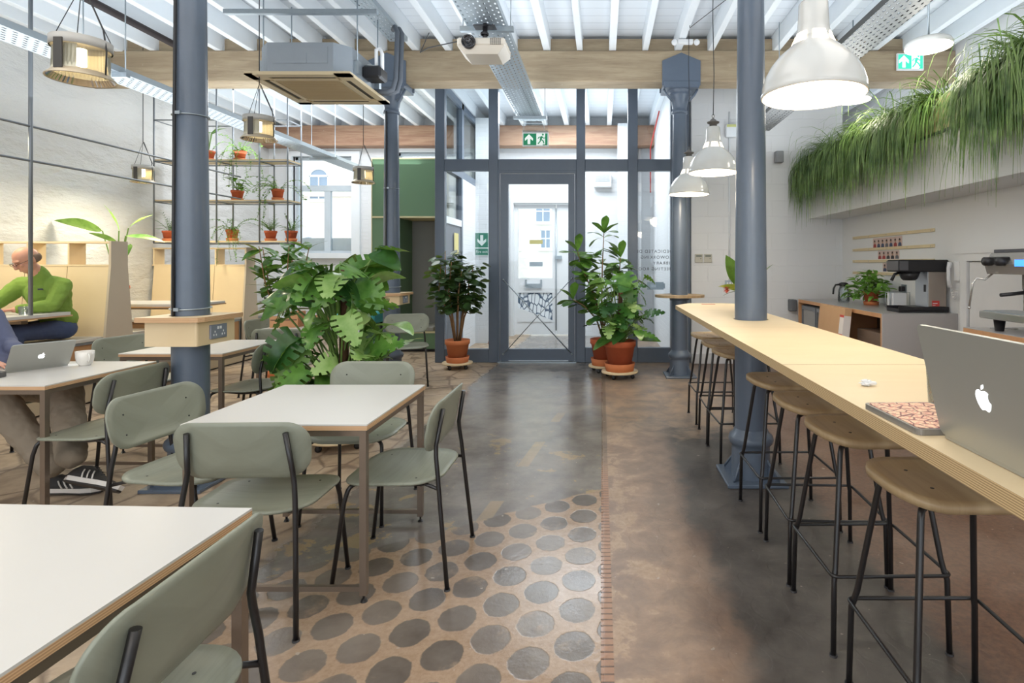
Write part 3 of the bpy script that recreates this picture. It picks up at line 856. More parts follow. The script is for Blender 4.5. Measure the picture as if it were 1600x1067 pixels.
MB().lathe([(0, -0.02), (0.055, -0.02), (0.055, 0.02), (0.046, 0.02), (0.042, 0.005), (0.03, 0.004), (0.03, 0.014), (0.022, 0.014), (0.018, 0.006), (0, 0.009)], 32, M=Mr).build('lens', mk('lens_black', '#1a1a20', 0.15, coat=0.6), pj)
g = MB()
for i in range(6):
    for j in range(5): g.box(0.075+i*0.015, 0.085+i*0.015, -0.153, -0.149, 0.066+j*0.011, 0.073+j*0.011)
g.build('vent_grid', mk('vent_grey', '#75706a', 0.5), pj)
MB().box(-0.07, 0.0, -0.135, -0.125, 0.045, 0.055).build('sensor', M_bplast, pj)
MB().tube([(0, 0.02, 0.125), (0, 0.02, 0.30)], 0.02, 10).box(-0.06, 0.06, -0.03, 0.07, 0.125, 0.14).box(-0.09, 0.09, -0.03, 0.07, 0.27, 0.276, bev=0.002).lathe([(0.03, 0.20), (0.035, 0.21), (0.03, 0.22)], 12).build('ceiling_bracket', M_bplast, pj)

# exit signs
def icon_mesh(parts, size):
    b = MB()
    for poly in parts: b.prism([(x*size, y*size) for x, y in poly], 0, 0.0012)
    return b
UP = [(-0.10, -0.36), (0.10, -0.36), (0.10, 0.05), (0.30, -0.12), (0.30, 0.08), (0.0, 0.38), (-0.30, 0.08), (-0.30, -0.12), (-0.10, 0.05)]
def seg2(x0, y0, x1, y1, w):
    dx, dy = x1-x0, y1-y0; l = math.hypot(dx, dy); nx, ny = -dy/l*w/2, dx/l*w/2
    return [(x0+nx, y0+ny), (x1+nx, y1+ny), (x1-nx, y1-ny), (x0-nx, y0-ny)]
MAN = [seg2(0.06, 0.22, -0.06, -0.02, 0.15), seg2(0.06, 0.18, -0.16, 0.16, 0.06), seg2(-0.16, 0.18, -0.24, 0.04, 0.06), seg2(0.06, 0.2, 0.2, 0.06, 0.06), seg2(0.2, 0.08, 0.3, 0.12, 0.06),
       seg2(-0.04, 0.0, -0.1, -0.2, 0.08), seg2(-0.1, -0.17, -0.24, -0.34, 0.08), seg2(-0.04, 0.0, 0.14, -0.12, 0.08), seg2(0.14, -0.1, 0.2, -0.3, 0.08),
       [(0.12+0.075*math.cos(2*PI*k/12), 0.35+0.075*math.sin(2*PI*k/12)) for k in range(12)]]
def exit_sign(loc, w_, h_, label, glow=0.0, rz=0.0):
    t = thing('exit_sign', loc, rz, label, 'sign')
    M90 = Matrix(((1, 0, 0, 0), (0, 0, -1, 0), (0, 1, 0, 0), (0, 0, 0, 1)))
    MB().box(-w_/2, w_/2, 0, 0.03, -h_/2, h_/2, bev=0.004).build('sign_case', M_white, t)
    gm = mk_emit('sign_green_%d' % int(glow*10), '#0c7a52' if glow < 0.8 else '#35b99a', glow)
    wm = mk_emit('sign_white_%d' % int(glow*10), '#e6efe9', glow)
    MB().box(-w_/2+0.015, 0.012, -0.002, 0.0, -h_/2+0.018, h_/2-0.018).build('green_panel', gm, t)
    MB().box(0.012, w_/2-0.015, -0.002, 0.0, -h_/2+0.018, h_/2-0.018).build('white_panel', wm, t)
    MB().box(w_/2-0.05, w_/2-0.017, -0.004, -0.002, -h_/2+0.018, h_/2-0.018).box(0.1, w_/2-0.017, -0.004, -0.002, -h_/2+0.018, -h_/2+0.03).build('door_symbol', gm, t)
    a = MB()
    sz = h_*0.95
    a.prism([(-w_/4+x*sz, y*sz) for x, y in UP], 0.0021, 0.0035, M=M90)
    a.build('arrow', wm, t)
    r = MB()
    for q in MAN: r.prism([(w_/4-0.012+x*sz, y*sz) for x, y in q], 0.0021, 0.0035+random.random()*0.0005, M=M90)
    r.build('running_figure', gm, t)
    return t
e = exit_sign((-0.93, 7.93, 3.16), 0.37, 0.20, 'green emergency exit sign with arrow hanging before the glazed screen', 0.35)
MB().box(-0.18, 0.18, -0.10, -0.09, 0.10, 0.2).box(-0.18,0.18,-0.10,0.02,0.0995,0.101).build('hanging_plate', M_glass, e)
MB().tube([(-0.15,-0.1,0.1),(-0.15,-0.1,0.24)],0.003,6).build('sign_rod', M_steel, e)
MB().tube([(0.13,-0.1,0.1),(0.13,-0.1,0.24)],0.003,6).build('sign_rod', M_steel, e)
exit_sign((3.78, 6.89, 3.88), 0.33, 0.21, 'brightly lit turquoise exit sign fixed on the timber beam above the planter', 1.0)
# fire exit sign in lobby
t = thing('fire_exit_sign', (-2.125, 9.988, 1.76), 0, 'green fire exit sign with down arrow seen through the left glass pane', 'sign')
M90 = Matrix(((1, 0, 0, 0), (0, 0, -1, 0), (0, 1, 0, 0), (0, 0, 0, 1)))
M_sg = mk('sign_green_flat', '#2f7a63', 0.4); M_sw = mk('sign_pale', '#dfe8e4', 0.4)
MB().box(-0.13, 0.13, 0, 0.01, -0.21, 0.21).build('sign_board', M_sw, t)
MB().box(-0.115, 0.115, -0.002, 0, -0.06, 0.195).box(-0.115, 0.115, -0.002, 0, -0.195, -0.08).build('green_field', M_sg, t)
MB().prism([(x*0.26, -y*0.26+0.065) for x, y in UP][::-1], 0.0021, 0.003, M=M90).build('arrow', M_sw, t)
text('sign_lettering', 'Fire exit', 0.062, M_sw, t, (0, -0.003, -0.155), (PI/2, 0, 0), 0.0006, 'CENTER')

# ================================================================ enamel pendants over the bar
M_enam = mk('white_enamel', '#d6d6d2', 0.22, var=0.02, coat=0.5)
M_enin = mk('enamel_inside', '#f3efe6', 0.4, var=0.01)
M_bulb = mk_emit('glowing_diffuser', '#fff1da', 9.0)
M_cast = mk('grey_cast_fitting', '#77736f', 0.5, 0.5, bump=0.3)
def enamel(x, y, z, label, ztop=4.1, d=0.46):
    t = thing('enamel_pendant_lamp', (x, y, z), 0, label, 'pendant lamp', 'white enamel pendants over the bar')
    R = d/2
    out = [(R, 0.0), (R+0.004, 0.008), (R-0.002, 0.02), (R*0.985, 0.045), (R*0.93, 0.09), (R*0.83, 0.135), (R*0.68, 0.18), (R*0.50, 0.215), (R*0.41, 0.235), (R*0.36, 0.26)]
    inn = [(r-0.005, zz-0.002) for r, zz in out][::-1]
    s = MB().lathe(out+[(R*0.36, 0.26)], 48).lathe([(R*0.35, 0.252)]+inn+[(R, 0.0)], 48, mi=1)
    s.build('shade', [M_enam, M_enin], t)
    MB().lathe([(R*0.36, 0.256), (R*0.355, 0.262), (R*0.33, 0.285), (R*0.31, 0.30), (R*0.30, 0.32), (R*0.28, 0.42), (R*0.25, 0.43), (0, 0.43)], 40).build('neck', M_enam, t)
    sl = MB()
    for k in range(6):
        a0 = 2*PI*k/6+0.12; a1 = a0+0.75
        sl.lathe([(R*0.43, 0.232), (R*0.368, 0.263), (R*0.345, 0.28)], 6, arc=(a0, a1))
    sl.build('glowing_slots', mk_emit('slot_glow', '#fff0d8', 2.2) if 'slotg' not in MC else MC['slotg'], t)
    MB().lathe([(0, 0.43), (0.035, 0.43), (0.035, 0.46), (0.055, 0.468), (0.058, 0.478), (0.035, 0.486), (0.025, 0.50), (0, 0.52)], 20).build('top_fitting', M_cast, t)
    MB().lathe([(0, 0.05), (R*0.93, 0.05)], 40).build('diffuser', M_bulb, t)
    MB().tube([(0.012*math.cos(q), 0, 0.535+0.016*math.sin(q)) for q in [2*PI*k/14 for k in range(14)]], 0.003, 6, closed=True).build('hook', M_cast, t)
    cz = ztop-z
    MB().tube([(0, 0, 0.545), (0.008, 0, 0.545+(cz-0.545)*0.3), (-0.004, 0, 0.545+(cz-0.545)*0.7), (0, 0, cz)], 0.004, 6).build('cord', M_cable, t)
    point('pendant_bulb', (x, y, z-0.02), 11, (1.0, 0.86, 0.66), 0.12)
    return t
enamel(0.97, 2.58, 2.17, 'large white enamel pendant lamp hanging nearest over the bar, top cropped by frame')
enamel(1.05, 5.30, 2.26, 'white enamel pendant lamp hanging just left of the bar column, lit')
enamel(1.00, 6.45, 2.20, 'farthest white enamel pendant lamp hanging by the glazed screen column')
# flush discs by the planter
def disc(x, y, z, label):
    t = thing('disc_ceiling_lamp', (x, y, z), 0, label, 'ceiling lamp', 'round white lamps above the counters')
    MB().lathe([(0.175, 0.0), (0.18, 0.02), (0.165, 0.05), (0.08, 0.06), (0.05, 0.09), (0.0, 0.09)], 40).build('housing', M_enam, t)
    MB().lathe([(0, 0.004), (0.172, 0.004)], 40).build('diffuser', M_bulb, t)
    MB().tube([(0, 0, 0.09), (0, 0, 0.85)], 0.008, 8).build('stem', M_steel, t)
    point('disc_bulb', (x, y, z-0.03), 14, (1.0, 0.93, 0.82), 0.14)
disc(2.67, 4.6, 3.17, 'round glowing disc lamp beside the lit exit sign on the beam, the nearest one')
disc(2.67, 5.98, 3.14, 'round glowing disc lamp just behind the big enamel pendant, farther one')

# ================================================================ factory glass pendants over the tables
M_lshade = mk('pale_grey_enamel', '#b9b7b2', 0.4, var=0.02)
M_prism = mk_glass('ribbed_glass', (0.93, 0.93, 0.92), 1.6, 0.08)
M_yel = mk_emit('yellow_glow_shade', '#c9c4ae', 0.10)
def glasslamp(x, y, z, label, ztop=4.1, d=0.26, rz=0.0, p=10):
    t = thing('glass_pendant_lamp', (x, y, z), rz, label, 'pendant lamp', 'drum shaped pendants with ribbed glass')
    R = d/2
    MB().lathe([(R*0.98, 0.155), (R*1.0, 0.155), (R*1.0, 0.205), (R*0.97, 0.205), (R*0.95, 0.158)], 40).build('drum_band', M_lshade, t)
    MB().lathe([(0, 0.20), (R*0.97, 0.2)], 32).build('top_plate', M_lshade, t)
    MB().lathe([(R*0.80, 0.16), (R*0.83, 0.10), (R*0.90, 0.05), (R*0.93, 0.03)], 40, arc=(0.3, 2*PI-1.0)).build('inner_shade', M_yel, t)
    MB().lathe([(R*0.93, 0.032), (R*1.12, 0.004), (R*1.14, 0.0), (R*1.12, -0.004), (R*1.08, 0.0)], 40).build('rim_ring', mk('brass_tinted_rim', '#c5b79f', 0.35, 0.4), t)
    g = MB()
    n = 44; vs = []
    for k in range(n*2):
        rr = 0.965 if k % 2 else 1.0
        a = PI*k/n
        for r, zz in ((R*1.08, 0.0), (R*0.92, 0.03), (R*0.9, 0.15)): vs.append((r*rr*math.cos(a), r*rr*math.sin(a), zz))
    fs = []
    for k in range(n*2):
        k2 = (k+1) % (n*2)
        for i in range(2): fs.append([k*3+i, k2*3+i, k2*3+i+1, k*3+i+1])
    g.add(vs, fs, 0, False).build('ribbed_glass', M_prism, t)
    MB().box(-0.022, 0.022, -R*1.03, -R*0.98, 0.02, 0.175).build('gear_strip', mk('dark_gear_strip', '#4d4a47', 0.4, 0.3), t)
    MB().cyl(0, 0, 0.07, 0.16, 0.022, 12).build('bulb', mk_emit('warm_bulb', '#ffe3ae', 10.0) if 'x' not in MC else None, t)
    cz = ztop-z
    c = MB()
    for k in range(3):
        a = 2*PI*k/3+0.4
        c.tube([(R*0.98*math.cos(a), R*0.98*math.sin(a), 0.20), (0, 0, 0.20+0.30)], 0.0022, 5)
    c.tube([(0, 0, 0.5), (0, 0, cz)], 0.004, 6)
    c.tube([(R*0.98, 0, 0.0), (R*1.02, 0, 0.15), (R*0.9, 0, 0.26), (0.01, 0, 0.5)], 0.004, 6)
    c.build('hanging_wires', M_cable, t)
    spot('glass_lamp_bulb', (x, y, z+0.05), (0, 0, 0), p, (1.0, 0.82, 0.6), 150, 0.6, 0.06)
    return t
glasslamp(-2.77, 3.0, 2.385, 'nearest drum pendant lamp with ribbed glass, top left above the white tables')
glasslamp(-3.10, 5.10, 2.53, 'drum pendant lamp with ribbed glass hanging just right of the large left column')
glasslamp(-3.13, 7.40, 2.47, 'small drum pendant lamp in front of the street window beside green cupboards')
glasslamp(-5.70, 7.0, 2.42, 'small drum pendant lamp hanging by the white wall left of the large column', 4.1, 0.23, 0, 12)
# warm fill area lights added to brighten the booths and their wall
area('booth_fill', (-5.8, 4.9, 2.6), (0, 0, 0), 0.5, 0.5, 26, (1.0, 0.88, 0.62))
area('booth_fill', (-5.6, 7.0, 2.35), (0, 0, 0), 0.4, 0.4, 24, (1.0, 0.88, 0.62))
# ================================================================ platform and booths
M_plin = mk('beige_plinth', '#b9a88c', 0.5, var=0.04)
M_rubber = mk('grey_linoleum', '#8f8b86', 0.5, var=0.05)
M_bstl = mk('booth_end_panel', '#c6b7a2', 0.5, var=0.03)
struct(MB().box(-6.5, -5.14, 2.6, 10.2, 0.02, 0.195, bev=0.003).build('floor_platform', M_plin))
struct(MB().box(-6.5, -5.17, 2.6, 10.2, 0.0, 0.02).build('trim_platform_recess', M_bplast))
struct(MB().box(-6.5, -5.13, 2.6, 10.2, 0.195, 0.2).build('floor_platform_top', M_rubber))
M_seatpad = mk('pale_grey_seat_laminate', '#c9c4ba', 0.45, var=0.03)
M_plydark = mk_wood('booth_front_plywood', '#b98d63', '#a77a50', (0.25, 1, 0.25), 6, 0.5, 0.8, 0.02)
def booth(y, label, x0=-6.48, x1=-5.12, back_side=True):
    """two plywood benches sharing one leaning back, with open cubbies on top"""
    t = thing('booth_bench', (0, y, 0.2), 0, label, 'bench', 'plywood booth benches along the left wall')
    zs, zb, zt = 0.455, 1.18, 1.44
    for s in (-1, 1):
        # leaning back boards
        nb = 3; w_ = (x1-x0-0.04)/nb
        for k in range(nb):
            a = x0+0.02+k*w_+0.003; c = a+w_-0.006
            vs = [(a, s*0.16, zs), (c, s*0.16, zs), (c, s*0.095, zb), (a, s*0.095, zb), (a, s*0.145, zs), (c, s*0.145, zs), (c, s*0.08, zb), (a, s*0.08, zb)]
            MB().add(vs, [[0, 1, 2, 3], [5, 4, 7, 6], [0, 3, 7, 4], [1, 5, 6, 2], [3, 2, 6, 7], [0, 4, 5, 1]]).build('back_board', M_ply, t)
        ya, yb = sorted((s*0.14, s*0.58))
        MB().box(x0, x1-0.03, ya, yb, zs-0.035, zs, bev=0.004).build('seat_board', M_seatpad, t)
        ya, yb = sorted((s*0.50, s*0.52))
        MB().box(x0, x1-0.05, ya, yb, 0.0, zs-0.036).build('seat_front', M_plydark, t)
        q = MB(); ya, yb = sorted((s*0.54, s*0.57))
        q.box(x1-0.06, x1-0.03, ya, yb, 0, zs-0.036); q.box(x1-0.06, x1-0.03, min(s*0.17, s*0.57), max(s*0.17, s*0.57), zs-0.06, zs-0.036)
        q.box(x1-0.055, x1-0.035, min(s*0.17, s*0.2), max(s*0.17, s*0.2), 0, zs-0.036)
        q.build('seat_bracket', M_steel, t)
        MB().box(x1-0.062, x1-0.045, min(s*0.2, s*0.54), max(s*0.2, s*0.54), 0, zs-0.061).build('seat_side', M_plydark, t)
    # cubby
    MB().box(x0, x1-0.02, -0.10, 0.10, zb, zb+0.018).build('cubby_shelf', [M_ply], t)
    MB().box(x0, x1-0.02, -0.10, 0.10, zt-0.018, zt).build('cubby_top', [M_ply], t)
    xs = [x0+0.01, x0+0.47, x0+0.90]
    for xx in xs: MB().box(xx, xx+0.018, -0.095, 0.095, zb+0.018, zt-0.018).build('divider', M_ply, t)
    # tapering end panel
    poly = [(-0.185, 0), (0.185, 0), (0.17, zs), (0.105, zb), (0.103, zt+0.005), (-0.103, zt+0.005), (-0.105, zb), (-0.17, zs)]
    MB().prism([(a, b) for a, b in poly], 0, 0.024, M=Matrix(((0, 0, 1, x1-0.022), (1, 0, 0, 0), (0, 1, 0, 0), (0, 0, 0, 1)))).build('end_panel', [M_bstl], t)
    return t
booth(5.98, 'plywood booth bench with a tapered end panel behind the seated man in green')
booth(8.22, 'farther plywood booth bench with cubbies behind the large left column')
booth(3.42, 'nearest plywood booth bench at the left edge, mostly outside the frame')
def booth_table(x0, x1, y0, y1, label):
    t = thing('booth_table', ((x0+x1)/2, (y0+y1)/2, 0.2), 0, label, 'table')
    hx, hy = (x1-x0)/2, (y1-y0)/2
    MB().prism([(-hx, -hy), (hx-0.03, -hy), (hx, -hy+0.03), (hx, hy-0.03), (hx-0.03, hy), (-hx, hy)], 0.715, 0.742, M=None).build('tabletop', M_lam, t)
    MB().box(-hx, hx-0.005, -hy+0.002, hy-0.002, 0.700, 0.7149).build('tabletop_edge', M_plyedge, t)
    MB().box(-hx, hx-0.1, -0.03, 0.03, 0.66, 0.699).build('support_beam', M_tableleg, t)
    MB().cyl(hx-0.35, 0, 0.0, 0.66, 0.03).cyl(hx-0.35, 0, 0, 0.012, 0.2).build('pedestal', M_tableleg, t)
    return t
booth_table(-6.48, -5.11, 4.72, 5.45, 'white booth table in front of the man in the green fleece')
booth_table(-6.48, -4.74, 6.45, 7.12, 'narrow raised booth table behind the large left column')

# steel rod frames by the first booths
M_rodr = M_rod
t = thing('steel_rod_screen', (-5.13, 0, 0), 0, 'grid of thin grey steel rods rising from the booth table to the ceiling', 'screen')
for y, z0 in ((5.06, 0.943), (3.42+0.0, 1.66), (8.02, 1.66)):
    if y == 8.02: continue
    MB().tube([(0, y, z0), (0, y, 4.06)], 0.016, 10).build('upright', M_rodr, t)
MB().tube([(0, 1.2, 2.64), (0, 6.0, 2.64), (0, 8.0, 2.64)], 0.011, 8).build('crossbar', M_rodr, t)
MB().tube([(0, 1.2, 2.33), (0, 6.0, 2.33), (0, 8.0, 2.33)], 0.011, 8).build('crossbar', M_rodr, t)
o = MB().tube([(-6.1, 4.6, 3.66), (-3.1, 4.6, 3.66)], 0.012, 8).tube([(-6.0, 4.6, 3.66), (-6.0, 4.6, 4.2)], 0.006, 6).tube([(-3.2, 4.6, 3.66), (-3.2, 4.6, 4.2)], 0.006, 6).build('steel_channel', M_steel)
tag(o, 'thin galvanised rail hung crosswise near the ceiling at top left', 'bracket')
o = MB().tube([(-5.0, 0.5, 3.98), (-5.0, 2.5, 3.96), (-5.0, 4.5, 3.985), (-5.0, 6.9, 3.97)], 0.04, 8).build('pipe', mk('dark_lagged_pipe', '#2e2526', 0.8, bump=0.6, bs=18))
tag(o, 'dark lagged pipe running along the ceiling at top left', 'pipe')

# plant shelving hung from the ceiling
sh = thing('hanging_shelving', (0, 0, 0), 0, 'open steel rod shelving with three pale plywood shelves full of potted plants', 'shelf')
SXS = (-6.36, -5.47, -4.86, -4.46)
for x in SXS:
    for y in (8.0, 8.36):
        zb = 1.70
        MB().tube([(x, y, zb), (x, y, 4.05)], 0.011, 8).build('upright', M_rodr, sh)
for z in (1.715, 2.30, 2.875):
    MB().box(-6.36, -4.46, 8.012, 8.348, z, z+0.02).build('shelf_board', [M_ply], sh)
    fr = MB()
    for y in (8.0, 8.36): fr.tube([(-6.36, y, z-0.012), (-4.46, y, z-0.012)], 0.009, 6)
    for x in SXS: fr.tube([(x, 8.0, z-0.012), (x, 8.36, z-0.012)], 0.008, 6)
    fr.build('shelf_frame', M_rodr, sh)
fr = MB()
for y in (8.0, 8.36): fr.tube([(-6.36, y, 3.45), (-4.46, y, 3.45)], 0.009, 6)
for x in SXS: fr.tube([(x, 8.0, 3.45), (x, 8.36, 3.45)], 0.008, 6)
fr.build('top_frame', M_rodr, sh)

# ================================================================ green cupboard unit with a seat niche
M_green = mk('bottle_green_panel', '#5d7d5e', 0.42, var=0.03)
M_gtrim = mk('pale_ply_edge', '#cfc49b', 0.5)
M_nich = mk('grey_felt_niche', '#8a8a86', 0.8, var=0.05)
g = thing('green_cupboard_unit', (-3.16, 9.35, 0), 0, 'tall dark green cupboard unit with a grey seating niche left of the glazed screen', 'cupboard')
hx = 0.505
MB().box(-hx, -hx+0.42, -0.35, 0.4, 0.0, 2.14).build('tall_panel', M_green, g)
MB().box(-hx, hx, -0.35, 0.4, 2.17, 3.08).build('upper_cupboard', M_green, g)
MB().box(-hx+0.42, hx, -0.35, 0.4, 0.05, 0.30).build('seat_plinth', M_green, g)
MB().box(-hx+0.42, hx, -0.28, 0.4, 0.001, 0.05).build('toe_kick', M_bplast, g)
MB().box(-hx+0.421, hx-0.03, -0.34, 0.3, 0.33, 0.40, bev=0.01).build('seat_cushion', M_nich, g)
MB().box(-hx+0.421, hx-0.03, 0.3, 0.399, 0.40, 2.14).build('niche_back', M_nich, g)
tr = MB()
tr.box(-hx-0.012, hx+0.012, -0.362, 0.4, 2.142, 2.168); tr.box(-hx-0.012, hx+0.012, -0.362, 0.4, 3.08, 3.10)
tr.box(hx, hx+0.02, -0.362, 0.4, 0, 3.08); tr.box(-hx+0.42, hx, -0.36, 0.3, 0.302, 0.328); tr.box(-hx-0.012, -hx, -0.36, 0.4, 0, 3.08); 
tr.build('edge_trim', M_gtrim, g)

# ================================================================ square tables
def make_table(label):
    t = thing('square_table', (0, 0, 0), 0, label, 'table', 'white square tables on steel frames')
    h = 0.385
    MB().box(-h, h, -h, h, 0.734, 0.740).build('tabletop', M_lam, t)
    MB().box(-h, h, -h, h, 0.7155, 0.734).build('tabletop_edge', M_plyedge, t)
    e = h-0.006; w_ = 0.028
    f = MB()
    f.box(-e, e, -e, -e+w_, 0.690, 0.715); f.box(-e, e, e-w_, e, 0.690, 0.715)
    f.box(-e, -e+w_, -e+w_, e-w_, 0.690, 0.715); f.box(e-w_, e, -e+w_, e-w_, 0.690, 0.715)
    f.build('frame', M_tableleg, t)
    MB().box(-e+w_, e-w_, -e+0.004, -e+w_-0.004, 0.045, 0.065).build('stretcher', M_tableleg, t)
    MB().box(-e+w_, e-w_, e-w_+0.004, e-0.004, 0.045, 0.065).build('stretcher', M_tableleg, t)
    for sx in (-1, 1):
        for sy in (-1, 1):
            x0, x1 = sorted((sx*e, sx*(e-w_))); y0, y1 = sorted((sy*e, sy*(e-w_)))
            l = MB().box(x0, x1, y0, y1, 0.03, 0.69).build('leg', M_tableleg, t)
            MB().cyl((x0+x1)/2, (y0+y1)/2, 0.012, 0.03, 0.006, 10).cyl((x0+x1)/2, (y0+y1)/2, 0.0, 0.012, 0.015, 14, r1=0.010).build('levelling_foot', M_black, l)
    return t
T2 = (-1.352, 2.705)
tb = make_table('white square table in the middle with four sage chairs around it')
tb.location = (T2[0], T2[1], 0)
dup(tb, (-1.345, 1.155, 0), math.radians(-2.0), 'nearest white square table, its top filling the bottom left corner')
dup(tb, (-3.415, 3.45, 0), math.radians(0), 'white square table at the left edge with silver laptop and white cup')
dup(tb, (-3.19, 4.55, 0), math.radians(0), 'white square table just behind the large left column')
dup(tb, (-3.10, 6.05, 0), 0, 'white square table behind the big leafy plant, carrying wooden boxes')

# ================================================================ sage chairs
def make_chair():
    t = thing('dining_chair', (0, 0, 0), 0, 'x', 'chair', 'sage green dining chairs with black tube legs')
    # seat: front towards +Y
    def fs(u, v, w):
        x, y = u, v
        z = 0.452-0.006+0.10*x*x*(0.5)-0.22*max(0, y-0.10)**2*4-0.035*math.exp(-((y+0.03)/0.16)**2)*(1-(x/0.25)**2)*0.5+0.07*max(0, -y-0.12)
        return (x*(1+0.12*y), y, z+w*0.011)
    out = rrect(0.238, 0.218, 0.13, 8)
    out = [(x*(1.0-0.05*(abs(y)/0.218)**3), y*(1.0)) for x, y in out]
    seat = shell(out, fs, 0.011, 7).build('seat', M_chair, t)
    sc = MB()
    for x, y in ((-0.15, 0.12), (0.15, 0.12), (-0.15, -0.10), (0.15, -0.10)):
        p = fs(x, y, 1); sc.cyl(p[0], p[1], p[2]-0.001, p[2]+0.0012, 0.0045, 10)
    sc.build('seat_screws', M_black, seat)
    # back: gently curved and tilted; w=1 faces the sitter
    def fb(u, v, w):
        x, z = u, v
        dy = 0.55*x*x+0.02
        yy = -0.232-0.20*(z+0.02)+dy+0.35*max(0, -z-0.05)**2*6
        return (x, yy+(w-0.5)*0.011, 0.690+z)
    ob = rrect(0.258, 0.113, 0.088, 8)
    ob = [(x*(1-0.05*(0.5-0.5*y/0.113)**2), y) for x, y in ob]
    back = shell(ob, fb, 0.011, 7).build('backrest', M_chair, t)
    sc = MB()
    for x in (-0.165, 0.165):
        for z in (0.035, -0.055):
            p = fb(x, z, 1); sc.ball((p[0], p[1]-0.001, p[2]), 0.0045, 8, 6)
    sc.build('back_screws', M_black, back)
    r = 0.0098
    def arc(a, b, c, k=5):
        a, b, c = Vector(a), Vector(b), Vector(c)
        return [a*(1-s)**2+b*2*s*(1-s)+c*s*s for s in [i/k for i in range(k+1)]]
    for s in (-1, 1):
        p0 = fb(s*0.17, 0.05, 0)
        p1 = fb(s*0.182, -0.07, 0)
        pts = [(s*0.238, -0.262, 0.006), (s*0.222, -0.232, 0.30), (s*0.210, -0.212, 0.50)]+arc((s*0.206, -0.206, 0.545), (s*0.20, p1[1]-0.014, 0.575), (s*0.196, p1[1]-0.014, 0.61), 4)[1:]+[(s*0.182, p0[1]-0.014, 0.765)]
        l = MB().tube(pts, r, 12).build('leg', M_black, t)
        MB().cyl(s*0.238, -0.262, 0, 0.008, 0.0135, 14).build('foot_cap', M_bplast, l)
        pts = [(s*0.222, 0.242, 0.006), (s*0.205, 0.196, 0.36)]+arc((s*0.200, 0.184, 0.405), (s*0.198, 0.178, 0.433), (s*0.16, 0.15, 0.436), 5)
        l = MB().tube(pts, r, 12).build('leg', M_black, t)
        MB().cyl(s*0.222, 0.242, 0, 0.008, 0.0135, 14).build('foot_cap', M_bplast, l)
    f = MB()
    for s in (-1, 1):
        f.tube([(s*0.213, -0.218, 0.425), (s*0.185, -0.15, 0.438), (s*0.16, -0.05, 0.424), (s*0.16, 0.15, 0.436)], 0.008, 10)
    f.tube([(-0.18, -0.13, 0.432), (0, -0.13, 0.418), (0.18, -0.13, 0.432)], 0.008, 10).tube([(-0.16, 0.15, 0.436), (0, 0.15, 0.434), (0.16, 0.15, 0.436)], 0.008, 10)
    f.build('seat_frame', M_black, t)
    return t
ch = make_chair()
# rz: 0 faces +Y (away from the viewer); back sits at -Y
CH = [
    ((-1.382, 2.345, 0), 2, 'sage chair seen from behind at the near side of the middle table'),
    ((-0.925, 2.655, 0), 90, 'sage chair standing on the right side of the middle white table'),
    ((-1.395, 3.245, 0), 180, 'sage chair facing the viewer on the far side of the middle table'),
    ((-1.925, 2.665, 0), -97, 'bluish sage chair on the left side of the middle table, front of its backrest seen'),
    ((-1.045, 1.16, 0), 91, 'nearest sage chair, cropped at the bottom left corner beside the near table'),
    ((-2.90, 3.27, 0), 90, 'sage chair beside the laptop table at left, next to the crossed khaki legs'),
    ((-3.79, 4.66, 0), -100, 'pale sage chair left of the table behind the large column'),
    ((-2.75, 4.42, 0), 88, 'sage chair to the right of the table behind the large column'),
    ((-3.55, 6.15, 0), -90, 'sage chair at the left end of the table with wooden boxes'),
    ((-2.28, 6.6, 0), 200, 'blue-lit sage chair half hidden behind the big leafy plant'),
    ((-3.0, 5.42, 0), 0, 'sage chair whose back shows behind the left leaves of the big plant'),
]
for i, (loc, rz, lab) in enumerate(CH):
    c = ch if i == 0 else dup(ch)
    c.location = loc; c.rotation_euler = (0, 0, math.radians(rz)); c['label'] = lab

# ================================================================ bar counter
bar = thing('bar_counter', (0.935, 0, 0), 0, 'long pale plywood bar counter with striped edge running to the far right column', 'counter')
bx = 0.285
zt = 1.04
b = MB()
hx0, hx1 = -bx, bx
yN, yF = 0.2, 5.22
cy_, cx_, rc = 3.70, 0.045, 0.112
def slab(b, z0, z1):
    outer = [(hx0, yN), (hx1, yN), (hx1, yF-0.06), (hx1-0.12, yF+0.0), (hx0+0.18, yF), (hx0, yF-0.28)]
    # front part, ring round the column, rear part
    ya, yb_ = cy_-0.2, cy_+0.2
    b.prism([(hx0, yN), (hx1, yN), (hx1, ya), (hx0, ya)], z0, z1, 0, mi_side=1)
    b.prism([(hx0, yb_), (hx1, yb_), (hx1, yF-0.06), (hx1-0.10, yF), (hx0+0.16, yF), (hx0, yF-0.26)], z0, z1, 0, mi_side=1)
    n = 48; vs = []
    for k in range(n):
        a = 2*PI*(k+0.5)/n; c, s = math.cos(a), math.sin(a)
        tx = ((hx1-cx_)/c if c > 0 else (hx0-cx_)/c); ty = 0.2/abs(s)
        R = min(tx, ty)
        vs += [(cx_+rc*c, cy_+rc*s, z0), (cx_+rc*c, cy_+rc*s, z1), (cx_+R*c, cy_+R*s, z0), (cx_+R*c, cy_+R*s, z1)]
    # snap the outline to the corners
    for cxn, cyn in ((hx0, ya), (hx1, ya), (hx1, yb_), (hx0, yb_)):
        best = min(range(n), key=lambda k: (vs[4*k+2][0]-cxn)**2+(vs[4*k+2][1]-cyn)**2)
        vs[4*best+2] = (cxn, cyn, z0); vs[4*best+3] = (cxn, cyn, z1)
    base = len(b.v)
    b.v += vs
    for k in range(n):
        i, j = base+4*k, base+4*((k+1) % n)
        for f, mi in (([i+1, i+3, j+3, j+1], 0), ([i, j, j+2, i+2], 0), ([i+2, j+2, j+3, i+3], 1), ([i, i+1, j+1, j], 0)):
            b.f.append(f); b.mi.append(mi); b.sm.append(False)
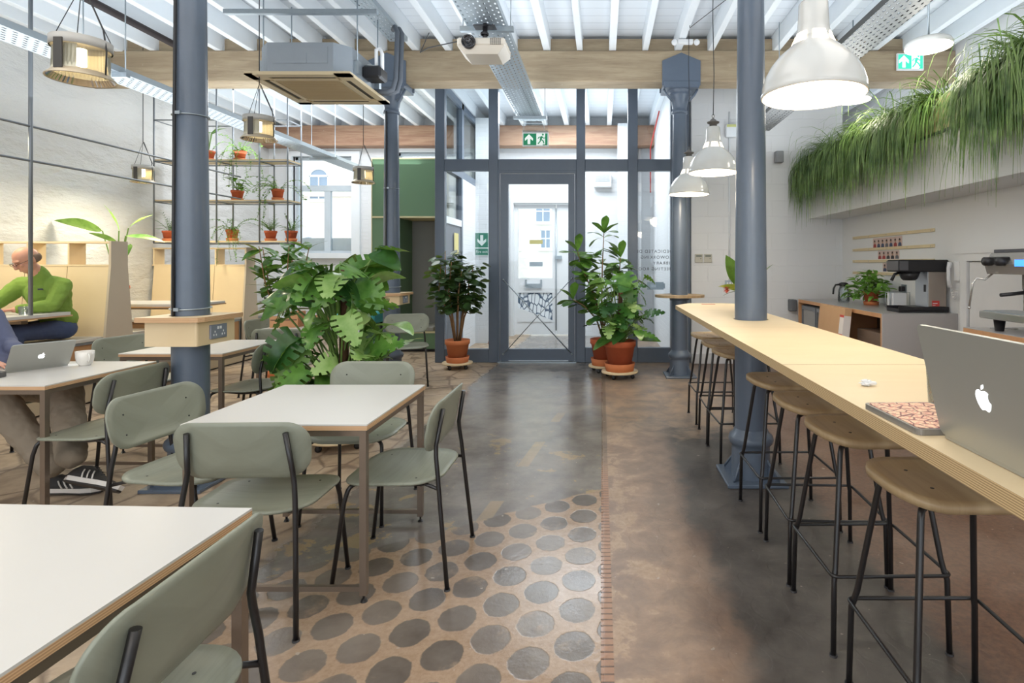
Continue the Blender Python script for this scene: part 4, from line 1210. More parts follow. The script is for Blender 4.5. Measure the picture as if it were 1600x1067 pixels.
slab(b, zt-0.035, zt)
top = b.build('counter_top', [M_ply, M_baredge], bar)
MB().box(hx0, hx1, 2.02, 2.0215, zt, zt+0.0006).build('board_joint', mk('brown_joint_line', '#a88d66', 0.6), top)  # thin darker strip marking the joint between boards
s_ = MB()
for yy in (0.5, 2.8, 4.85):
    pass
for yy in (0.55, 4.85):
    MB().box(0.20, 0.23, yy-0.02, yy+0.02, 0, zt-0.0355).build('support_post', M_black, bar)
MB().box(-0.05, 0.2, 0.4, 0.44, zt-0.08, zt-0.0355).build('cross_rail', M_black, bar)

# ================================================================ bar stools
def make_stool():
    t = thing('bar_stool', (0, 0, 0), 0, 'x', 'stool', 'oak topped bar stools under the bar counter')
    def fs(u, v, w):
        x, y = u, v
        z = 0.733-0.5*x*x*0+0.012*(abs(x)/0.2)**3-0.16*max(0, -y-0.05)**2*3+0.10*max(0, y-0.08)
        th = 0.026
        return (x, y, z+w*th-(1-w)*0.012*(1-(x/0.21)**2)*0)
    out = rrect(0.215, 0.168, 0.130, 9)
    seat = shell(out, fs, 0.022, 7).build('seat', M_oak, t)
    sc = MB()
    for x, y in ((-0.09, 0.07), (0.09, 0.07), (-0.09, -0.07), (0.09, -0.07)):
        p = fs(x, y, 1); sc.cyl(p[0], p[1], p[2]-0.001, p[2]+0.0012, 0.0055, 10)
    sc.build('seat_screws', M_black, seat)
    r = 0.0098
    for sx in (-1, 1):
        for sy in (-1, 1):
            pts = [(sx*0.210, sy*0.198, 0.006), (sx*0.205, sy*0.192, 0.265), (sx*0.198, sy*0.185, 0.292), (sx*0.192, sy*0.176, 0.33), (sx*0.150, sy*0.118, 0.69), (sx*0.143, sy*0.110, 0.715), (sx*0.11, sy*0.09, 0.727)]
            l = MB().tube(pts, r, 12).build('leg', M_black, t)
            MB().cyl(sx*0.210, sy*0.198, 0, 0.008, 0.014, 14).build('foot_cap', M_bplast, l)
    q = rrect(0.214, 0.202, 0.02, 3)
    MB().tube([(x, y, 0.285) for x, y in q], 0.0065, 8, closed=True).build('footrest', M_black, t)
    f = MB()
    f.tube([(-0.11, -0.09, 0.727), (0.11, -0.09, 0.727)], 0.007, 8).tube([(-0.11, 0.09, 0.727), (0.11, 0.09, 0.727)], 0.007, 8)
    f.build('seat_frame', M_black, t)
    return t
st = make_stool()
SX = 1.035
for i, (y, lab) in enumerate((
    (1.68, 'nearest oak bar stool, beside the bar at the bottom right corner'),
    (2.215, 'second nearest oak bar stool under the bar, next behind the nearest'),
    (2.645, 'third oak bar stool from the front, seat tucked behind the second one'),
    (3.14, 'oak bar stool standing right beside the base of the bar column'),
    (4.14, 'first oak bar stool seen beyond the bar column'),
    (4.58, 'second oak bar stool beyond the bar column, middle of that trio'),
    (5.12, 'farthest oak bar stool under the far end of the bar'))):
    s = st if i == 0 else dup(st)
    s.location = (SX, y, 0); s['label'] = lab; s.rotation_euler = (0, 0, math.radians((0, 1, -2, 1, 2, -1, 1)[i]))
# the fourth stool clears the column plate
# ================================================================ counters on the right
M_gcount = mk('grey_laminate', '#b0acaa', 0.45, var=0.02)
M_gtop = mk('grey_worktop', '#a8a6a6', 0.3, var=0.02)
M_ctrim = mk_wood('beech_edge', '#c9986c', '#b98458', (0.1, 1, 0.1), 8, 0.5, 0.8, 0.02)
c1 = thing('counter_unit', (2.68, 5.37, 0), 0, 'grey topped counter unit with open beech-edged front against the right wall', 'counter')
CW, CL, CZ = 0.715, 2.30, 0.93
MB().box(0, CW, 0, CL, CZ-0.004, CZ).build('counter_top', M_gtop, c1)
MB().box(0.0, CW, 0.022, CL, CZ-0.045, CZ-0.004).box(0.0, 0.5, 0.022, 0.044, 0.06, CZ-0.045).box(0, 0.5, CL-0.022, CL, 0.06, CZ-0.045).box(0, 0.5, 1.13, 1.152, 0.06, CZ-0.045).box(0, CW, 0.022, CL, 0.04, 0.06).build('carcass', M_ctrim, c1)
MB().box(0, CW, 0, 0.0215, 0, CZ-0.0045).build('side_panel', M_gcount, c1)
MB().box(0.5, 0.52, 0.022, CL, 0.06, CZ-0.045).build('back_panel', mk('dark_interior_board', '#5a4a40', 0.6), c1)
MB().box(0.05, CW, 0.03, CL, 0, 0.04).build('toe_kick', M_bplast, c1)
# glazed fridge front at the far end
fr = thing('bottle_fridge', (2.70, 6.58, 0.06), 0, 'small black undercounter fridge with two glass doors at far end of grey counter', 'fridge')
MB().box(0.03, 0.47, 0, 1.04, 0.001, 0.80).build('cabinet', M_bplast, fr)
for k in range(2):
    y0 = 0.02+k*0.51
    f = MB()
    f.box(0, 0.028, y0, y0+0.03, 0.06, 0.79); f.box(0, 0.028, y0+0.46, y0+0.49, 0.06, 0.79); f.box(0, 0.028, y0+0.03, y0+0.46, 0.06, 0.1); f.box(0, 0.028, y0+0.03, y0+0.46, 0.74, 0.79)
    d = f.build('door', mk('fridge_frame', '#7c7f84', 0.35, 0.6), fr)
    MB().box(0.012, 0.016, y0+0.03, y0+0.46, 0.1, 0.74).build('door_glass', mk('smoky_glass', '#8c8a86', 0.1, coat=0.5), d)
# appliance in the near bay
o = MB().box(2.74, 3.17, 5.44, 6.04, 0.065, 0.72, bev=0.006).box(2.735, 2.74, 5.46, 6.02, 0.1, 0.64).build('waste_unit', mk('brown_metal_front', '#8b7768', 0.4, 0.5))
tag(o, 'brownish metal waste cabinet inside the near bay of the grey counter', 'appliance')
# boxes leaning at the counter
M_card = mk_wood('pale_cardboard', '#c9a27a', '#bd9468', (1, 1, 0.2), 8, 0.7, 0.7, 0.02)
def leanbox(x, y, w_, h_, th, lean, label, tape=False):
    t = thing('cardboard_box', (x, y, 0), 0, label, 'box', None)
    R = Matrix.Rotation(lean, 4, 'Y')
    MB().box(-th, 0, 0, w_, 0.0, h_, bev=0.004, M=R).build('box_body', M_card, t)
    if tape:
        MB().box(-th-0.001, -th+0.002, 0.002, 0.10, h_-0.30, h_-0.08, M=R).box(-th, -0.004, -0.0015, 0.001, h_-0.30, h_-0.08, M=R).build('shipping_label', mk('paper_label', '#e8e2dc', 0.6), t)
        MB().box(-th-0.0018, -th, 0, 0.102, h_-0.10, h_-0.075, M=R).build('red_tape', mk('red_tape', '#c8473c', 0.5), t)
        MB().box(-th-0.0018, -th, 0, 0.102, h_-0.305, h_-0.28, M=R).build('red_tape', mk('red_tape', '#c8473c', 0.5), t)
    return t
leanbox(2.58, 6.35, 0.34, 0.93, 0.07, 0.09, 'flat cardboard box leaning on the grey counter, the farther of two')
leanbox(2.57, 5.98, 0.36, 0.93, 0.08, 0.10, 'flat cardboard box with white label and red tape leaning on grey counter', True)
# second counter, with the coffee machine
c2 = thing('counter_unit', (2.71, 1.6, 0), 0, 'beech-edged counter unit under the espresso machine at the right edge', 'counter')
L2 = 2.62
MB().box(0, 0.68, 0, L2, CZ-0.004, CZ).build('counter_top', M_gtop, c2)
MB().box(0, 0.68, 0, L2, CZ-0.045, CZ-0.004).box(0, 0.5, L2-0.022, L2, 0.06, CZ-0.045).box(0, 0.5, 1.3, 1.322, 0.06, CZ-0.045).box(0, 0.5, 0, 0.022, 0.06, CZ-0.045).box(0, 0.68, 0, L2, 0.04, 0.06).build('carcass', M_ctrim, c2)
MB().box(0.5, 0.52, 0.022, L2-0.022, 0.06, CZ-0.045).build('back_panel', MC['dark_interior_board'], c2)
MB().box(0.05, 0.68, 0, L2-0.02, 0, 0.04).build('toe_kick', M_bplast, c2)
# white low door in the right wall
d3 = struct(MB().box(3.34, 3.4, 5.16, 5.25, 0, 1.50).box(3.34, 3.4, 3.9, 3.99, 0, 1.50).box(3.33, 3.4, 3.84, 5.33, 1.50, 1.56).box(3.34, 3.4, 3.99, 5.16, 1.43, 1.50).build('door_3', M_plaster))
MB().box(3.365, 3.4, 4.0, 5.15, 0.01, 1.42).build('door_leaf', mk('cupboard_door_white', '#dcdcdc', 0.5), d3)
# ================================================================ foliage
def leafmat(name, a, b, rough=0.35, sc=3.0, vein=None):
    m = bpy.data.materials.new(name); t = NT(m)
    n = t.noise(t.geo(), sc, 3); n2 = t.noise(t.geo(), 14, 3)
    f = t.ss(t.m('ADD', t.m('MULTIPLY', n, 0.6), t.m('MULTIPLY', n2, 0.4)), 0.36, 0.64)
    c = t.mix(f, lin(a), lin(b))
    t.set(Base_Color=c, Roughness=rough, Specular_IOR_Level=0.45)
    tr = t.n.new('ShaderNodeBsdfTranslucent'); t.l.new(t.mix(0.35, c, lin('#b8d94a')), tr.inputs[0])
    mx = t.n.new('ShaderNodeMixShader'); mx.inputs[0].default_value = 0.22
    t.l.new(t.bsdf.outputs[0], mx.inputs[1]); t.l.new(tr.outputs[0], mx.inputs[2])
    t.l.new(mx.outputs[0], t.out.inputs[0])
    return m
ML_mon = leafmat('monstera_leaf', '#3a6a2a', '#6f9f48', 0.26, 2.5)
ML_mond = leafmat('deep_monstera_leaf', '#234a22', '#3f6f38', 0.24, 2.0)
ML_monl = leafmat('pale_monstera_leaf', '#6d9c46', '#a3c277', 0.3, 3.0)
ML_dark = leafmat('dark_glossy_leaf', '#22361f', '#46663a', 0.3, 5)
ML_fid = leafmat('fiddle_leaf', '#35612a', '#6b9a42', 0.33)
ML_rub = leafmat('rubber_leaf', '#24441f', '#4f8038', 0.25)
ML_lite = leafmat('light_green_leaf', '#477a2b', '#8cbf56', 0.4, 9)
ML_grass = leafmat('trailing_strand_green', '#47692f', '#90ad68', 0.45, 6)
ML_bird = leafmat('bird_leaf', '#4a7a34', '#86b25a', 0.35)
ML_yel = leafmat('variegated_leaf', '#5e7d22', '#b3b548', 0.3, 8)
M_bark = mk('plant_bark', '#8b6a48', 0.8, var=0.2, vs=30, bump=0.4)
M_stemg = mk('green_stem', '#6f8f47', 0.5, var=0.15)
M_pole = mk('moss_pole', '#5b3f2b', 0.9, var=0.3, vs=40, bump=0.9, bs=60)
def wprof(kind, t):
    if kind == 'heart': return math.sin(PI*min(1, (t*0.93+0.07))**0.62)**0.75 if t < 0.999 else 0.0
    if kind == 'obov': return math.sin(PI*t**1.5)**0.8*(0.85+0.15*math.cos(6*t)) if 0 < t < 1 else 0.02
    if kind == 'round': return math.sqrt(max(0, 1-(2*t-1)**2))
    if kind == 'lance': return math.sin(PI*t**0.8)**0.9 if 0 < t < 1 else 0.0
    return 1
def leaf(b, base, d, L, W, kind='heart', droop=0.6, fold=0.12, split=False, up=None, mi=0, n=10, roll=0.0, wave=0.0, m=2):
    d = Vector(d).normalized(); up = Vector(up) if up else Vector((0, 0, 1))
    x = d.cross(up)
    if x.length < 1e-3: x = Vector((1, 0, 0))
    x.normalize(); z = x.cross(d).normalized()
    if roll: R = Matrix.Rotation(roll, 3, d); x = R @ x; z = R @ z
    p = Vector(base); vs = []; ang = 0
    js = [-1, -0.55, 0, 0.55, 1] if split else ([-1, 0, 1] if m == 1 else [-1, -0.5, 0, 0.5, 1])
    nj = len(js)
    for i in range(n+1):
        t = i/n
        w = wprof(kind, t)*W/2
        dd = (d*math.cos(ang)-z*math.sin(ang)).normalized(); zz = (z*math.cos(ang)+d*math.sin(ang)).normalized()
        back = L*0.10 if kind == 'heart' else 0
        for j in js:
            q = p+x*(w*j)+zz*(fold*abs(j)*w-abs(j)**2*w*0.10+wave*w*math.sin(9*t+3*j))
            if kind == 'heart': q = q-dd*(back*abs(j)*(1-t))+dd*(0.12*L*abs(j)*t if split else 0)
            vs.append(q)
        p = p+dd*(L/n); ang += droop/n
    fs = []
    for i in range(n):
        for k in range(nj-1):
            if split and (k in (0, nj-2)) and (i % 3 == 2) and i > 0: continue
            a = i*nj+k
            fs.append([a, a+1, a+nj+1, a+nj])
    b.add(vs, fs, mi, True)
def petiole(b, a, c, r=0.006, sag=0.1, mi=0, n=6):
    a = Vector(a); c = Vector(c); mid = (a+c)/2+Vector((0, 0, sag))
    b.tube([a*(1-s)**2+mid*2*s*(1-s)+c*s*s for s in [i/n for i in range(n+1)]], r, 6, mi, caps=False)
def pot(t, r, h, z=0.0, mat=None, saucer=True, smat=None, rsoil=True):
    mat = mat or M_terra
    s0 = 0.0
    if saucer:
        MB().lathe([(0, z), (r*0.86, z), (r*0.95, z+h*0.26), (r*0.90, z+h*0.26), (r*0.84, z+0.012), (0, z+0.012)], 36).build('saucer', smat or M_terra2, t); s0 = 0.013
    MB().lathe([(0, z+s0), (r*0.66, z+s0), (r*0.92, z+h*0.80), (r*0.94, z+h*0.80), (r*1.0, z+h*0.82), (r*1.0, z+h), (r*0.92, z+h), (r*0.88, z+h*0.86), (0, z+h*0.86)], 36).build('pot', mat, t)
    MB().lathe([(0, z+h*0.90), (r*0.5, z+h*0.91), (r*0.885, z+h*0.88)], 24).build('soil', M_soil, t)
def dolly(loc, r, label):
    t = thing('plant_dolly', loc, 0, label, 'plant stand', 'round plywood plant dollies on castors')
    MB().lathe([(0, 0.065), (r, 0.065), (r+0.003, 0.075), (r, 0.088), (0, 0.088)], 40).build('board', M_ply, t)
    for k in range(4):
        a = PI/4+PI/2*k+0.3; x, y = (r-0.05)*math.cos(a), (r-0.05)*math.sin(a)
        Mx = Matrix.Translation((x, y, 0.024)) @ Matrix.Rotation(PI/2, 4, 'X')
        c = MB().lathe([(0, -0.009), (0.024, -0.009), (0.024, 0.009), (0, 0.009)], 18, M=Mx).box(x-0.012, x+0.012, y-0.014, y-0.010, 0.02, 0.06).box(x-0.012, x+0.012, y+0.010, y+0.014, 0.02, 0.06).box(x-0.02, x+0.02, y-0.018, y+0.018, 0.058, 0.0648)
        c.build('castor', M_black, t)
    return t
R_ = random.Random(11)
def rnd(a, b): return R_.uniform(a, b)
def azim(az, el): return Vector((math.cos(az)*math.cos(el), math.sin(az)*math.cos(el), math.sin(el)))

# --- the big monstera by the middle table
mx_, my_ = -2.02, 4.36
dolly((mx_, my_, 0), 0.24, 'round plant dolly on castors beneath the big leafy monstera')
t = thing('monstera_plant', (mx_, my_, 0.088), 0, 'huge monstera with split glossy leaves standing behind the middle table', 'plant')
pot(t, 0.20, 0.30)
b = MB(); sb = MB()
MB().tube([(0.02, 0, 0.27), (0.03, 0, 0.9), (0.05, -0.02, 1.28)], 0.035, 10).build('moss_pole', M_pole, t)
spots = []
for k in range(112):
    az = rnd(0, 2*PI); zz = rnd(0.30, 1.30) if k > 14 else rnd(1.1, 1.42)
    rad = rnd(0.12, 0.44)*(1.0 if zz < 1.1 else 0.72)*(0.75 if zz < 0.5 else 1)
    spots.append((az, zz, rad))
for az, zz, rad in spots:
    e = Vector((rad*math.cos(az), rad*0.85*math.sin(az), zz))
    st0 = (0.04*math.cos(az), 0.04*math.sin(az), max(0.27, zz-rnd(0.3, 0.6)))
    petiole(sb, st0, e, 0.007, 0.08)
    el = rnd(-0.9, 0.55)
    d = azim(az+rnd(-0.7, 0.7), el)
    L = rnd(0.18, 0.31)
    leaf(b, e, d, L, L*rnd(0.78, 0.95), 'heart', rnd(0.2, 1.2), rnd(0.02, 0.35), split=(R_.random() < 0.6), roll=rnd(-0.9, 0.9), n=18, wave=0.04, mi=R_.randrange(4))
for az, L0 in ((3.6, 0.5), (4.1, 0.62), (5.4, 0.4)):
    pts = [Vector((0.1*math.cos(az), 0.1*math.sin(az), 0.30)), Vector((0.3*math.cos(az), 0.3*math.sin(az), 0.2)), Vector((L0*math.cos(az), L0*math.sin(az), 0.12))]
    sb.tube(pts, 0.007, 6)
    for q in range(4): leaf(b, pts[2]+Vector((rnd(-.08, .08), rnd(-.08, .08), rnd(0, 0.1))), azim(az+rnd(-1, 1), 0.1), 0.16, 0.12, 'heart', 0.6, 0.1, split=True)
b.build('foliage', [ML_mon, ML_mond, ML_monl, ML_mon], t); sb.build('stems', M_stemg, t)

# --- dark glossy plant left of the door
px_, py_ = -1.94, 7.58
dolly((px_, py_, 0), 0.20, 'round plant dolly under the dark-leaved plant left of the glass door')
t = thing('ficus_plant', (px_, py_, 0.088), 0, 'dark round-leaved bushy plant in terracotta pot left of the glass door', 'plant')
pot(t, 0.165, 0.30, mat=M_terra2)
b = MB(); sb = MB()
for k in range(8):
    az = 2*PI*k/8+0.3; r1 = rnd(0.15, 0.26); h = rnd(1.2, 1.58)
    pts = [Vector((0.03*math.cos(az), 0.03*math.sin(az), 0.26)), Vector((0.09*math.cos(az), 0.09*math.sin(az), 0.6)), Vector((r1*math.cos(az), r1*math.sin(az), 0.95)), Vector((r1*0.9*math.cos(az+0.2), r1*0.9*math.sin(az+0.2), h))]
    sb.tube(pts, [0.014, 0.012, 0.010, 0.005], 7)
    for q in range(62):
        s = rnd(0.40, 1.0); i = min(2, int(s*3)); f = s*3-i
        p = pts[i].lerp(pts[i+1], f)
        if p.z < 0.62 and R_.random() < 0.8: p.z += 0.4
        a2 = rnd(0, 2*PI); e = p+azim(a2, rnd(-0.2, 0.5))*rnd(0.05, 0.17)
        e.y = max(-0.36, min(e.y, 0.28)); a3 = a2+rnd(-0.5, 0.5)
        if e.y > 0.2: a3 = -abs(a3 % PI)
        leaf(b, e, azim(a3, rnd(-0.6, 0.4)), rnd(0.09, 0.14), rnd(0.08, 0.12), 'round', 0.4, 0.08, roll=rnd(-0.6, 0.6), n=6, m=1)
b.build('foliage', ML_dark, t); sb.build('stems', M_bark, t)

# --- fiddle leaf (back) and monstera (front) right of the door
dolly((0.03, 7.38, 0), 0.20, 'round plant dolly under the fiddle-leaf plant, behind the front right pot')
t = thing('fiddle_leaf_plant', (0.03, 7.38, 0.088), 0, 'tall fiddle-leaf plant in the rear terracotta pot right of the glass door', 'plant')
pot(t, 0.18, 0.34)
b = MB(); sb = MB()
stems = [[(0, 0, 0.3), (-0.03, 0, 0.8), (-0.02, -0.02, 1.3), (0.0, 0, 1.72)], [(0.02, 0, 0.3), (-0.12, -0.05, 0.9), (-0.28, -0.08, 1.25), (-0.34, -0.1, 1.48)], [(0, 0, 0.3), (-0.1, 0, 0.6), (-0.26, -0.1, 0.78), (-0.40, -0.12, 0.86)], [(0, 0, 0.5), (0.12, 0, 0.9), (0.2, 0, 1.2), (0.22, 0, 1.4)]]
for pts in stems:
    pts = [Vector(p) for p in pts]; sb.tube(pts, [0.013, 0.011, 0.008, 0.005], 7)
    for q in range(30):
        s = rnd(0.35, 1.0); i = min(2, int(s*3)); p = pts[i].lerp(pts[i+1], s*3-i)
        leaf(b, p, azim(rnd(0, 2*PI), rnd(-0.3, 0.8)), rnd(0.18, 0.30), rnd(0.15, 0.21), 'obov', rnd(0.3, 1.1), 0.15, roll=rnd(-0.4, 0.4), n=8, wave=0.06)
    leaf(b, pts[3], (0.1, -0.2, 1), 0.24, 0.16, 'obov', 0.2, 0.2, n=8); leaf(b, pts[3], (-0.5, -0.4, 0.7), 0.24, 0.17, 'obov', 0.5, 0.2, n=8)
b.build('foliage', ML_fid, t); sb.build('stems', M_bark, t)
dolly((0.225, 6.98, 0), 0.225, 'round plant dolly on castors under the front terracotta pot right of door')
t = thing('monstera_plant', (0.225, 6.98, 0.088), 0, 'medium monstera in front terracotta pot, right of the glass door', 'plant')
pot(t, 0.20, 0.37)
b = MB(); sb = MB()
MB().tube([(0, 0, 0.33), (0.01, 0, 1.0)], 0.03, 10).build('moss_pole', M_pole, t)
for k in range(75):
    az = rnd(0, 2*PI); zz = rnd(0.40, 1.22); rad = rnd(0.10, 0.36)
    e = Vector((rad*math.cos(az), rad*math.sin(az), zz))
    petiole(sb, (0.03*math.cos(az), 0.03*math.sin(az), 0.33), e, 0.005, 0.10)
    L = rnd(0.15, 0.26)
    leaf(b, e, azim(az+rnd(-0.6, 0.6), rnd(-0.7, 0.3)), L, L*rnd(0.7, 0.9), 'heart', rnd(0.3, 1.0), 0.12, split=R_.random() < 0.6, roll=rnd(-0.5, 0.5), n=15, mi=R_.randrange(3))
leaf(b, (0.02, -0.2, 1.18), (0.3, -0.5, -0.75), 0.34, 0.32, 'heart', 0.5, 0.08, split=True, n=14, up=(0, -1, 0.4))
b.build('foliage', [ML_mon, ML_mond, ML_monl], t); sb.build('stems', M_stemg, t)

# --- rubber plant behind the monstera
t = thing('rubber_plant', (-4.02, 7.1, 0), 0, 'tall rubber plant with dark oval leaves left behind the big monstera', 'plant')
pot(t, 0.2, 0.34)
b = MB(); sb = MB()
for s in range(5):
    az = 2*PI*s/5+0.4; pts = [Vector((0, 0, 0.3)), Vector((0.10*math.cos(az), 0.10*math.sin(az), 0.8)), Vector((0.22*math.cos(az), 0.22*math.sin(az), 1.2)), Vector((0.30*math.cos(az), 0.28*math.sin(az), 1.62))]
    sb.tube(pts, [0.012, 0.01, 0.008, 0.005], 7)
    for q in range(24):
        u = rnd(0.3, 1.0); i = min(2, int(u*3)); p = pts[i].lerp(pts[i+1], u*3-i)
        leaf(b, p, azim(rnd(0, 2*PI), rnd(-0.3, 0.8)), rnd(0.22, 0.32), rnd(0.10, 0.14), 'lance', rnd(0.2, 0.8), 0.15, roll=rnd(-0.4, 0.4), n=8)
b.build('foliage', ML_rub, t); sb.build('stems', M_bark, t)

# --- bird of paradise on the second booth table
t = thing('bird_of_paradise_plant', (-5.83, 6.78, 0.943), 0, 'bird-of-paradise plant with long pointed leaves above the first booth bench', 'plant')
pot(t, 0.12, 0.2)
b = MB(); sb = MB()
for (e, d, L, W, ro) in (((-0.18, 0, 0.86), (-0.85, -0.1, 0.30), 0.50, 0.16, 0.9), ((0.02, 0, 0.86), (-0.35, 0, 1.0), 0.36, 0.13, 0.6), ((0.10, 0, 0.80), (1, -0.1, -0.02), 0.50, 0.10, 0.5),
                         ((0.0, 0, 0.72), (-0.6, -0.4, 0.4), 0.28, 0.08, 0.8), ((0.16, 0, 0.70), (0.2, -0.5, -0.4), 0.26, 0.09, 0.2), ((0.05, 0.1, 0.9), (0.6, 0.2, 0.6), 0.30, 0.10, 0.4)):
    leaf(b, e, d, L, W, 'lance', 0.35, 0.35, roll=ro, n=12, wave=0.05)
    petiole(sb, (0, 0, 0.18), e, 0.007, 0.06)
b.build('foliage', ML_bird, t); sb.build('stems', M_stemg, t)

# --- potted plants on the hanging shelves
def shelf_plant(px, z, kind, label, y=8.18, r=0.085, h=0.15):
    x = (px-VX)*y/F
    t = thing('potted_plant', (x, y, z), 0, label, 'plant', 'potted plants on the steel rod shelving')
    pot(t, r, h)
    b = MB(); sb = MB(); zt_ = h*0.92
    if kind == 'trail':
        for k in range(13):
            az = rnd(0, 2*PI); L = rnd(0.25, 0.55); p = Vector((0.03*math.cos(az), 0.03*math.sin(az), zt_)); v = azim(az, rnd(0.4, 1.2))*0.03
            pts = [p]
            for s in range(int(L/0.03)+5):
                v = v+Vector((0, 0, -0.0042)); v = v.normalized()*0.03; p = p+v; pts.append(p)
                rad_ = math.hypot(p.x, p.y)
                if p.z < -0.01 and rad_ < 0.17: v = Vector((v.x, v.y, 0)).normalized()*0.03
            if az % (2*PI) > PI*1.1 or az % (2*PI) < PI*0.05 or True:
                pts2 = []
                for q in pts:
                    if q.z < 0.01 and abs(q.y) < 0.17: q = Vector((q.x, q.y, 0.012))
                    pts2.append(q)
            sb.tube(pts2, 0.0022, 5)
            for q in pts2[1:]:
                for g in range(2): leaf(b, q, azim(rnd(0, 6.28), rnd(-0.4, 0.6)), 0.038, 0.022, 'lance', 0.3, 0.1, n=3, m=1)
        # strands over the front edge
        for k in range(3):
            x0 = rnd(-0.13, 0.13); Ld = rnd(0.15, 0.45)
            pts = [Vector((x0*0.4, -0.04, zt_)), Vector((x0*0.7, -0.11, zt_+0.01)), Vector((x0, -0.19, 0.03)), Vector((x0*1.2, -0.20, -Ld*0.5)), Vector((x0*1.5, -0.195, -Ld))]
            sb.tube(pts, 0.0022, 5)
            for i in range(4):
                for g in range(8):
                    leaf(b, pts[i].lerp(pts[i+1], g/8), azim(rnd(0, 6.28), rnd(-0.6, 0.4)), 0.036, 0.024, 'lance', 0.3, 0.1, n=3, m=1)
        mt = ML_lite
    elif kind == 'broad':
        for k in range(20):
            az = rnd(0, 2*PI); e = Vector((rnd(0.02, 0.13)*math.cos(az), rnd(0.02, 0.13)*math.sin(az), zt_+rnd(0.03, 0.22)))
            petiole(sb, (0, 0, zt_), e, 0.003, 0.02)
            leaf(b, e, azim(az, rnd(-0.5, 0.5)), rnd(0.10, 0.15), rnd(0.06, 0.09), 'heart', 0.7, 0.1, n=7)
        mt = ML_lite
    elif kind == 'tall':
        for k in range(9):
            az = rnd(0, 2*PI); e = Vector((rnd(0.01, 0.06)*math.cos(az), rnd(0.01, 0.06)*math.sin(az), zt_+rnd(0.08, 0.3)))
            petiole(sb, (0, 0, zt_), e, 0.004, 0.0)
            leaf(b, e, azim(az, rnd(0.3, 1.2)), rnd(0.14, 0.2), rnd(0.07, 0.1), 'lance', 0.5, 0.1, n=7)
        mt = ML_fid
    else:
        for k in range(26):
            az = rnd(0, 2*PI); L = rnd(0.14, 0.28); p = Vector((0, 0, zt_)); v = azim(az, rnd(0.5, 1.4)); pts = [p]
            for s in range(8):
                p = p+v*(L/8); v = (v+Vector((0, 0, -0.11))).normalized(); pts.append(p)
            sb.tube(pts, 0.0016, 4)
            for i in range(2, 9):
                for sg in (-1, 1):
                    d = pts[i]-pts[i-1]; sd = d.cross(Vector((0, 0, 1))).normalized()*sg
                    leaf(b, pts[i], sd+d.normalized()*0.6, 0.045, 0.012, 'lance', 0.2, 0, n=2, m=1)
        mt = ML_fid
    b.build('foliage', mt, t); sb.build('stems', M_stemg, t)
    return t
shelf_plant(375, 2.896, 'trail', 'trailing potted plant on the top shelf, beside the column')
shelf_plant(326, 2.896, 'tall', 'upright broad-leaved potted plant on the top shelf, half hidden by column')
shelf_plant(371, 2.321, 'broad', 'heart-leaved potted plant on the middle shelf, left one')
shelf_plant(434, 2.321, 'trail', 'bushy trailing potted plant on the middle shelf, right one', h=0.17)
shelf_plant(363, 1.736, 'trail', 'trailing plant in a tilted terracotta pot on the bottom shelf', h=0.17)
shelf_plant(423, 1.736, 'fern', 'feathery fern in a small pot on the bottom shelf')
shelf_plant(455, 1.736, 'fern', 'small fern at the right end of the bottom shelf, by the window')
shelf_plant(264, 1.736, 'fern', 'fern on the bottom shelf to the left of the large column')

# --- planter over the counters
tr = thing('planter_box', (3.05, 0.2, 2.56), 0, 'long pale plywood trough on the white ledge, holding trailing plants', 'planter')
pb = MB()
LY = 7.7
pb.box(-0.10, -0.082, 0, LY, 0, 0.30); pb.box(0.232, 0.25, 0, LY, 0, 0.30); pb.box(-0.082, 0.232, 0, 0.018, 0, 0.30); pb.box(-0.082, 0.232, LY-0.018, LY, 0, 0.30); pb.box(-0.10, 0.25, 0, LY, -0.0185, -0.0005)
pb.build('trough', [M_ply], tr)
MB().box(-0.082, 0.232, 0.018, LY-0.018, 0, 0.26).build('soil', M_soil, tr)
def trailing(name, y0, y1, n, label, seed, dense=1.0, gap=None):
    r = random.Random(seed)
    t = thing(name, (3.05, (y0+y1)/2, 2.82), 0, label, 'plant')
    b = MB()
    for i in range(n):
        y = r.uniform(y0, y1)
        if gap and r.random() < 0.93 and gap[0] < y < gap[1]: continue
        p = Vector((r.uniform(-0.08, 0.14), y-(y0+y1)/2, 0.0))
        cl = 0.5+0.5*math.sin(y*5.3)+0.3*math.sin(y*13)
        L = r.uniform(0.45, 1.12)*(0.62+0.42*cl)
        az = r.gauss(PI, 0.75)
        el = r.uniform(0.3, 1.4)
        v = azim(az, el); n_ = 9; st = L/n_
        w0 = r.uniform(0.004, 0.0105)
        side = Vector((r.uniform(-0.4, 0.4), 1, r.uniform(-0.3, 0.3))).normalized()
        g = r.uniform(0.34, 0.66)
        vs = []; wob = r.uniform(0, 6)
        for k in range(n_+1):
            w = w0*(1-0.8*(k/n_)**2)
            vs += [p-side*w, p+side*w]
            v = (v+Vector((0.03*math.sin(wob+k), 0.06*math.sin(wob*2+k*1.3), -g))).normalized()
            q = p+v*st
            if q.x < -0.02 or q.z > 0.02: pass
            if q.z < 0.03 and q.x > -0.155: q.x = min(q.x, -0.155+r.uniform(-0.05, 0.0)) if q.x < 0.02 else q.x
            if q.z < 0.0 and q.x >= 0.02: q.z = 0.02
            if q.x > 0.24: q.x = 0.24
            if q.x < -0.42: q.x = -0.42-0.1*(-0.42-q.x)
            if q.y+(y0+y1)/2 > 7.93: q.y = 7.93-(y0+y1)/2
            p = q
        b.add(vs, [[2*k, 2*k+1, 2*k+3, 2*k+2] for k in range(n_)], 0, True)
    b.build('foliage', ML_grass, t)
    return t
